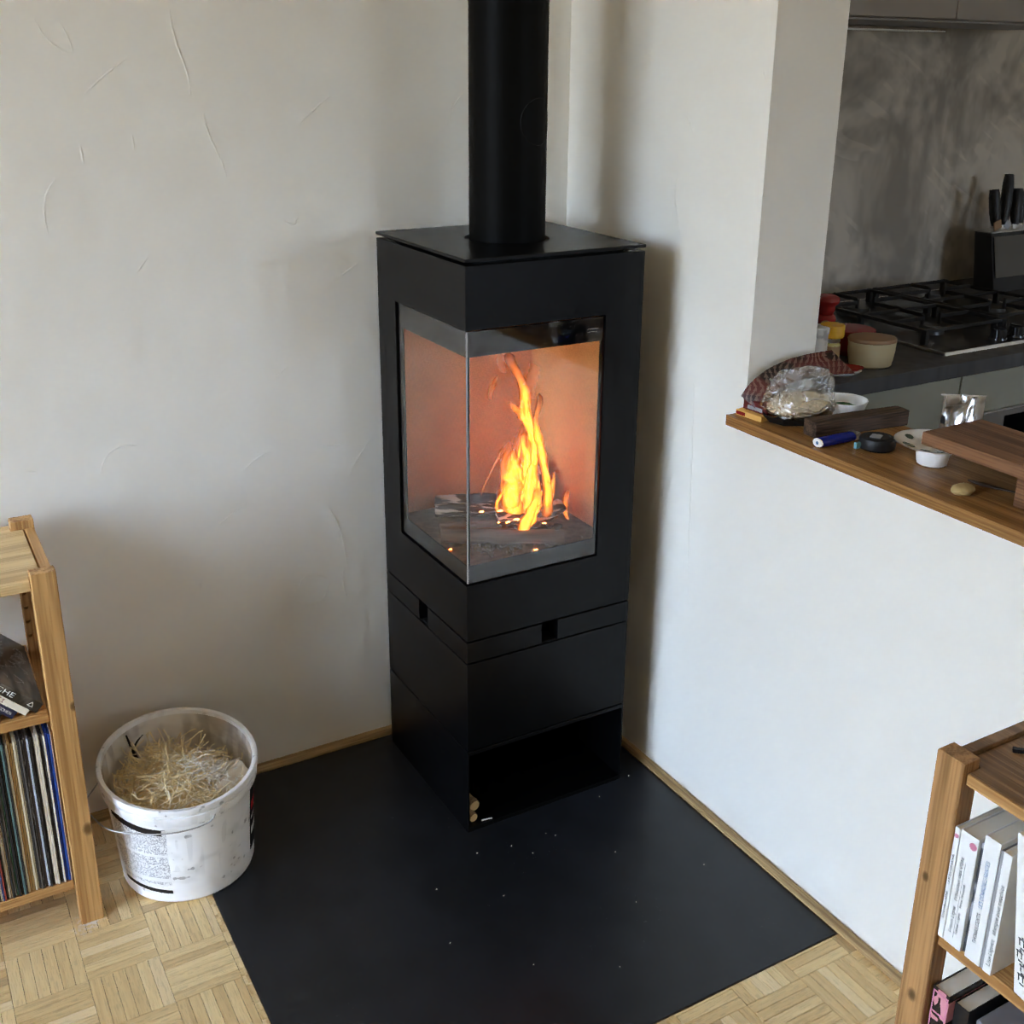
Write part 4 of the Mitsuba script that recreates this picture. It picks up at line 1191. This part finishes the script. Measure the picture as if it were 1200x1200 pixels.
# footed dish with green dots and silver edge
k = thing('footed_dish', 'white footed porcelain dish with green dots and a silver rim', 'dish')
DC = (.0800, -1.0130)
bowl(k, DC, LZ + .0003, [(0, 0), (.0215, 0), (.0240, .002), (.0275, .022), (.0300, .0265), (.052, .0335), (.0630, .0385), (.0634, .0398), (.0610, .0398), (.050, .0362), (.028, .0300), (0, .0280)], 'mat_porcelain', 72)
part(k, 'silver_rim', lathe([(.0628, .0383), (.0638, .0390), (.0638, .0402), (.0618, .0402), (.0614, .0396)], 72).apply_translation([DC[0], DC[1], LZ + .0003]), 'mat_chrome', 40)
for aa, rr, sz in ((2.75, .044, .0105), (1.75, .046, .0070), (3.55, .049, .0075), (.6, .043, .0085), (-.35, .044, .0062), (-1.2, .043, .0085), (-2.2, .045, .0062)):
    zz = LZ + .0003 + .0300 + (rr - .028) * .33
    mdot = trimesh.creation.cylinder(radius=sz, height=.0012, sections=24)
    mdot.apply_transform(trimesh.transformations.rotation_matrix(-math.atan(.31), [0, 1, 0]))
    mdot.apply_transform(trimesh.transformations.rotation_matrix(aa, [0, 0, 1]))
    mdot.apply_translation([DC[0] + rr * math.cos(aa), DC[1] + rr * math.sin(aa), zz])
    part(k, 'green_dot', mdot, 'mat_green_dot', False)

# small wooden board on legs
k = thing('cutting_board', 'brown wooden board on short legs standing on the ledge', 'board')
BZ = LZ + .066
bd_ = box(.036, .178, -1.42, -1.022, BZ - .021, BZ, .0012)
part(k, 'board', bd_, 'mat_cherry_y', False)
for (x, y) in ((.036, -1.228), (.150, -1.228), (.036, -1.40), (.150, -1.40)):
    part(k, 'leg', box(x, x + .026, y, y + .026, LZ, BZ - .021, .0012), 'mat_cherry_y', False)

pb = lump((.0105, -1.1315, LZ + .0080), (.0215, .0155, .0082), .12, 6, 4, 1.4)
lone('pebble', pb, 'mat_horn', 'small honey-coloured pebble near the edge of the ledge', 'pebble', smooth=True)
sp_ = tube(spline([(.066, -1.098, LZ + .004), (.068, -1.116, LZ + .0035), (.076, -1.142, LZ + .0025), (.088, -1.172, LZ + .002)], 18), np.r_[np.linspace(.0025, .0066, 6), np.linspace(.0062, .0016, 12)], 8)
vv = np.array(sp_.vertices); vv[:, 2] = LZ + .0005 + (vv[:, 2] - LZ) * .45; vv[:, 2] = np.maximum(vv[:, 2], LZ + .0003); sp_.vertices = vv
lone('feather', sp_, 'mat_walnut_x', 'thin dark brown pod lying by the leg of the board', 'sliver', smooth=True)  # unidentified dark mark, built as a thin flattened tube

# clear pack standing behind the board
k = thing('foil_pack', 'shiny clear blister pack standing up behind the wooden board', 'pack')
fo = np.array([.178, -.9400, LZ]); fx = np.array([.80, -.60, .0]); fy = np.array([.16, .10, .98]); fy /= np.linalg.norm(fy)
nx_, ny_ = 26, 26
g = []
for j in range(ny_):
    for i in range(nx_):
        s, t = i / (nx_ - 1), j / (ny_ - 1)
        wv = .0055 * (meshkit.fbm(np.array([s * 2.6, t * 3.2, 4.0]), 3, 3) - .5) + .0035 * math.exp(-((s - .35 - .35 * t) / .10) ** 2) + .003 * math.sin(9 * s + 5 * t) * (s * (1 - s) * 4)
        g.append(fo + fx * (.070 * s) + fy * (.0860 * t) + np.cross(fx, fy) * wv)
g = np.array(g)
fc = []
for j in range(ny_ - 1):
    for i in range(nx_ - 1):
        a = j * nx_ + i
        fc += [[a, a + 1, a + nx_ + 1], [a, a + nx_ + 1, a + nx_]]
scene['mat_silver_film'] = {'type': 'blendbsdf', 'weight': 0.55, 'a': {'type': 'thindielectric', 'int_ior': 1.5}, 'b': two({'type': 'roughconductor', 'alpha': .08, 'specular_reflectance': {'type': 'rgb', 'value': [.9, .9, .92]}})}
part(k, 'film', trimesh.Trimesh(g, fc, process=False), 'mat_silver_film', True)
part(k, 'black_mark', place(box(.003, .010, .034, .047, -.0012, .0012), fo + np.cross(fx, fy) * .0015, fx, fy), 'mat_black', False)
part(k, 'seal_edge', place(box(0, .070, .0832, .0860, -.0006, .0006), fo + np.cross(fx, fy) * .0010, fx, fy), 'mat_chrome', False)

# ------------------------------------------------------------------ kitchen behind the half wall
CZ = .948
lone('counter', box(.1700, 2.3, -.668, .002, .916, CZ, .0015), 'mat_counter', 'black kitchen worktop with the gas hob', 'worktop', smooth=False)
kc = thing('kitchen_cabinet', 'glossy grey-green kitchen cabinet under the black worktop', 'cabinet')
part(kc, 'body', box(.1700, .597, -.630, 0, .10, .915), 'mat_cabinet', False)
part(kc, 'door', box(.172, .596, -.650, -.6305, .12, .910, .0015), 'mat_cabinet', False)
kf = thing('oven', 'built-in oven with a steel front and black glass under the hob', 'oven')
part(kf, 'body', box(.600, 1.20, -.630, 0, .10, .915), 'mat_cabinet', False)
part(kf, 'fascia', box(.600, 1.198, -.651, -.6305, .817, .910, .0015), 'mat_cabinet', False, 'glossy grey-green panel above the oven')
dr_ = part(kf, 'door', box(.602, 1.198, -.652, -.6305, .35, .8135, .002), 'mat_steel_soft', False, 'brushed steel oven door')
part(dr_, 'glass', box(.760, 1.10, -.6545, -.6522, .40, .799, .001), 'mat_enamel', False, 'black oven glass')
part(kf, 'trim', box(.600, 1.198, -.655, -.6505, .8137, .8165), 'mat_chrome', False, 'bright strip above the oven door')
kc2 = thing('kitchen_cabinet', 'glossy kitchen cabinet right of the oven', 'cabinet')
part(kc2, 'body', box(1.203, 2.3, -.630, 0, .10, .915), 'mat_cabinet', False)
part(kc2, 'door', box(1.205, 1.75, -.650, -.6305, .12, .910, .0015), 'mat_cabinet', False)

hb = thing('gas_hob', 'black gas hob with iron pan supports on the worktop', 'hob')
HX0, HX1, HY0, HY1 = .5810, 1.17, -.612, -.100
part(hb, 'glass_plate', box(HX0 + .002, HX1 - .002, HY0 + .002, HY1 - .002, CZ + .0004, CZ + .006), 'mat_hob_black', False)
for q in ((HX0, HX1, HY1 - .003, HY1), (HX0, HX0 + .003, HY0, HY1), (HX1 - .003, HX1, HY0, HY1)):
    part(hb, 'steel_edge', box(*q, CZ + .0004, CZ + .0072, .0018), 'mat_steel', False)
part(hb, 'steel_edge', prism([(-.0022, 0), (.003, 0), (.003, .0070), (-.0002, .0070), (-.0006, .0066)], HX1 - HX0, ((HX0, HY0, CZ + .0003), (0, 1, 0), (0, 0, 1), (1, 0, 0))), 'mat_polished_steel', False)
GZ = CZ + .040
for (cx, cy, br) in ((.715, -.455, .030), (.715, -.225, .042), (1.02, -.390, .036), (1.02, -.200, .026)):
    b_ = part(hb, 'burner', cat(cyl(cx, cy, CZ + .006, CZ + .016, br * 1.1, br, 32), cyl(cx, cy, CZ + .016, CZ + .024, br * .82, br * .76, 32)), 'mat_iron', 40)
def bar(x0, x1, y0, y1, z0=GZ - .008, z1=GZ):
    return box(x0, x1, y0, y1, z0, z1, .0012)
for gx0, gx1, ys in ((.605, .862, (-.535, -.345, -.130)), (.885, 1.145, (-.500, -.300, -.130))):
    bars = []
    for y in ys:
        bars.append(bar(gx0, gx1, y - .0032, y + .0032))
    for x in (gx0, gx1):
        bars.append(bar(x - .0032, x + .0032, ys[0], ys[-1]))
        for y in (ys[0], ys[-1], ys[1]):
            bars.append(box(x - .006, x + .006, y - .007, y + .007, CZ + .006, GZ, .001))
    cx = (gx0 + gx1) / 2
    for i in range(2):
        cy = (ys[i] + ys[i + 1]) / 2
        bars += [bar(gx0, cx - .028, cy - .0026, cy + .0026, GZ - .007, GZ + .002), bar(cx + .028, gx1, cy - .0026, cy + .0026, GZ - .007, GZ + .002), bar(cx - .0026, cx + .0026, ys[i], cy - .028, GZ - .007, GZ + .002), bar(cx - .0026, cx + .0026, cy + .028, ys[i + 1], GZ - .007, GZ + .002)]
        bars += [box(cx - .032, cx - .026, cy - .004, cy + .004, CZ + .018, GZ + .006, .001), box(cx + .026, cx + .032, cy - .004, cy + .004, CZ + .018, GZ + .006, .001)]
    part(hb, 'pan_support', cat(*bars), 'mat_iron', False)
for i in range(4):
    kx = .800 + i * .062
    part(hb, 'knob', cat(cyl(kx, -.575, CZ + .006, CZ + .010, .021, .020, 32), cyl(kx, -.575, CZ + .010, CZ + .030, .017, .0165, 32), box(kx - .004, kx + .004, -.592, -.558, CZ + .028, CZ + .033, .001)), 'mat_hob_black', 40)

k = thing('pot', 'oval beige ceramic pot with a brown wooden lid on the worktop', 'pot')
bowl(k, (.3790, -.590), CZ, [(0, .0004), (.042, .0004), (.0475, .004), (.0520, .030), (.0530, .052), (.0505, .052), (.047, .010), (0, .006)], 'mat_cream', 64, .92, .78, rot=-.5)
bowl(k, (.3790, -.590), CZ + .0515, [(0, 0), (.050, 0), (.0540, .0015), (.0545, .006), (.0525, .0085), (0, .0095)], 'mat_lid_wood', 64, .92, .78, name='lid', rot=-.5)
k = thing('casserole', 'low red dish with a flat lid behind the beige pot', 'dish')
bowl(k, (.4240, -.492), CZ, [(0, .0004), (.038, .0004), (.044, .012), (.044, .044), (0, .044)], 'mat_red_dull', 64)
bowl(k, (.4240, -.492), CZ + .0442, [(0, 0), (.046, 0), (.0490, .003), (.0480, .009), (.043, .0110), (0, .0120)], 'mat_red', 64, name='lid')
k = thing('pepper_mill', 'red pepper mill with a round top behind the white pier', 'pepper mill')
bowl(k, (.3760, -.4530), CZ, [(0, .0004), (.024, .0004), (.025, .006), (.020, .020), (.0165, .040), (.0185, .056), (.0235, .066), (.025, .074), (.020, .082), (0, .083)], 'mat_red', 40, name='body')
bowl(k, (.3760, -.4530), CZ + .083, [(0, 0), (.017, .0005), (.020, .008), (.0205, .018), (.027, .024), (.0295, .030), (.0270, .037), (.016, .041), (0, .042)], 'mat_red', 40, name='top')
k = thing('spice_jar', 'small jar with a yellow lid beside the white pier', 'jar')
JC = (.2960, -.5560)
bowl(k, JC, CZ, [(0, .0004), (.0185, .0004), (.0200, .003), (.0200, .046), (.0165, .052), (0, .052)], 'mat_jar_label', 36, name='body')
plain('mat_jar_label', proc(lambda p, n, uv: mix(lin(150, 120, 84), lin(196, 184, 120), smoothstep(.50, .52, fbm(p.z * 80, 1.0, 2.0, 2)))), .2, .5)
bowl(k, JC, CZ + .0525, [(0, 0), (.0175, 0), (.0185, .002), (.0185, .0085), (.0165, .0095), (0, .0095)], 'mat_chrome', 36, name='collar')
bowl(k, JC, CZ + .0625, [(0, 0), (.0240, 0), (.0252, .002), (.0252, .0240), (.0238, .0260), (0, .0262)], 'mat_yellow', 36, name='lid')
k = thing('canister', 'white cylindrical canister half hidden by the white pier', 'canister')
plain('mat_canister', proc(lambda p, n, uv: mix(lin(206, 202, 194), lin(168, 164, 158), smoothstep(.45, .65, fbm(p.x * 60, p.y * 60, p.z * 60, 3)))), .45, .4)
bowl(k, (.2600, -.5480), CZ, [(0, .0004), (.0240, .0004), (.0250, .003), (.0250, .070), (.0235, .072), (0, .072)], 'mat_canister', 40, name='body')
bowl(k, (.2600, -.5480), CZ + .0722, [(0, 0), (.0255, 0), (.0265, .002), (.0262, .0130), (.024, .0150), (0, .0155)], 'mat_canister', 40, name='lid')
lone('wooden_ball_stopper', lump((.3310, -.5030, CZ + .066), (.0135, .0135, .0165), .02, 3), 'mat_horn', 'round pale wooden stopper in front of the red mill', 'stopper', smooth=True)
bt_ = thing('bottle', 'small bottle under the round wooden stopper', 'bottle')
bowl(bt_, (.3310, -.5030), CZ, [(0, .0004), (.019, .0004), (.020, .003), (.020, .036), (.010, .048), (.0095, .052), (0, .052)], 'mat_canister', 36, name='body')
k = thing('spoon_rest', 'red spoon rest with a white underside at the edge of the worktop', 'spoon rest')
bowl(k, (.2700, -.6160), CZ + .0090, [(0, 0), (.028, .0005), (.036, .0045), (.0370, .0065), (.034, .0065), (.027, .003), (0, .0025)], 'mat_red', 48, 1.25, .7, name='dish', rot=-.45)
bowl(k, (.2700, -.6160), CZ, [(0, .0004), (.024, .0004), (.0335, .0075), (.034, .0090), (0, .0090)], 'mat_white', 48, 1.25, .7, name='underside', rot=-.45)

kb = thing('knife_block', 'dark knife block with a steel front on the far end of the worktop', 'knife block')
part(kb, 'block', prism([(-.185, 0), (-.118, 0), (-.096, .158), (-.150, .158)], .24, ((1.285, 0, CZ), (0, 1, 0), (0, 0, 1), (1, 0, 0))), 'mat_black', False)
o = np.array([1.262, -.1635, CZ + .004])
part(kb, 'steel_front', place(box(.020, .250, .040, .152, 0, .002, .0005), (1.272, -.1872, CZ), (1, 0, 0), (0, .216, .976)), 'mat_dark_steel', False)
part(kb, 'steel_cap', box(1.282, 1.528, -.152, -.094, CZ + .1581, CZ + .1615), 'mat_steel', False)
GK = 'knives in the knife block'
for i, (x, y, L, tl, lb_) in enumerate(((1.318, -.105, .110, -.06, 'short black-handled knife leftmost in the knife block'), (1.350, -.105, .150, .16, 'long black-handled knife leaning right in the knife block'), (1.392, -.11, .110, .12, 'black-handled knife second from the right edge of the picture'), (1.425, -.10, .100, .04, 'black-handled knife at the right edge of the picture'))):
    k = thing('knife', lb_, 'knife', GK)
    y -= .022
    d = np.array([tl, .16, 1.0]); d /= np.linalg.norm(d)
    x += .012
    o = np.array([x, y, CZ + .1615])
    part(k, 'handle', tube([o + d * s for s in np.linspace(.012, L, 6)], np.array([.010, .014, .0155, .015, .0155, .012]), 10), 'mat_black', 40)
    part(k, 'blade', place(box(-.009, .009, -.001, .001, .0003, .014), o, (1, 0, 0), (0, 1, 0)), 'mat_chrome', False)
cu = lone('bread_slice_board', tri(box(0, .030, 0, .004, 0, .024, .001)).apply_transform(trimesh.transformations.rotation_matrix(-.3, [0, 1, 0])).apply_translation([1.303, -.146, CZ + .1622]), 'mat_lid_wood', 'small wooden tab in front of the knives', 'tab', smooth=False)
tg_ = lone('price_tag', tri(box(0, .022, 0, .0015, 0, .022)).apply_transform(trimesh.transformations.rotation_matrix(.5, [0, 1, 0])).apply_translation([1.336, -.148, CZ + .173]), 'mat_steel_grey', 'small pale tag leaning on the knife handles', 'tag', smooth=False)

hd = thing('cooker_hood', 'steel cooker hood along the top of the kitchen opening', 'cooker hood')
part(hd, 'front_panel', box(.230, .7885, -.352, -.02, 1.634, 1.86, .001), 'mat_hood_left', False)
part(hd, 'front_panel', box(.7905, 1.40, -.352, -.02, 1.634, 1.86, .001), 'mat_hood_left', False)
plain('mat_hood_left', lin(140, 134, 128), .4, .5, .6)
part(hd, 'under_panel', box(.235, 1.395, -.300, -.022, 1.6300, 1.6338), 'mat_steel_soft', False)
part(hd, 'light_strip', box(.235, 1.105, -.060, -.022, 1.6190, 1.6224), 'mat_white', False, 'pale strip along the back of the hood')
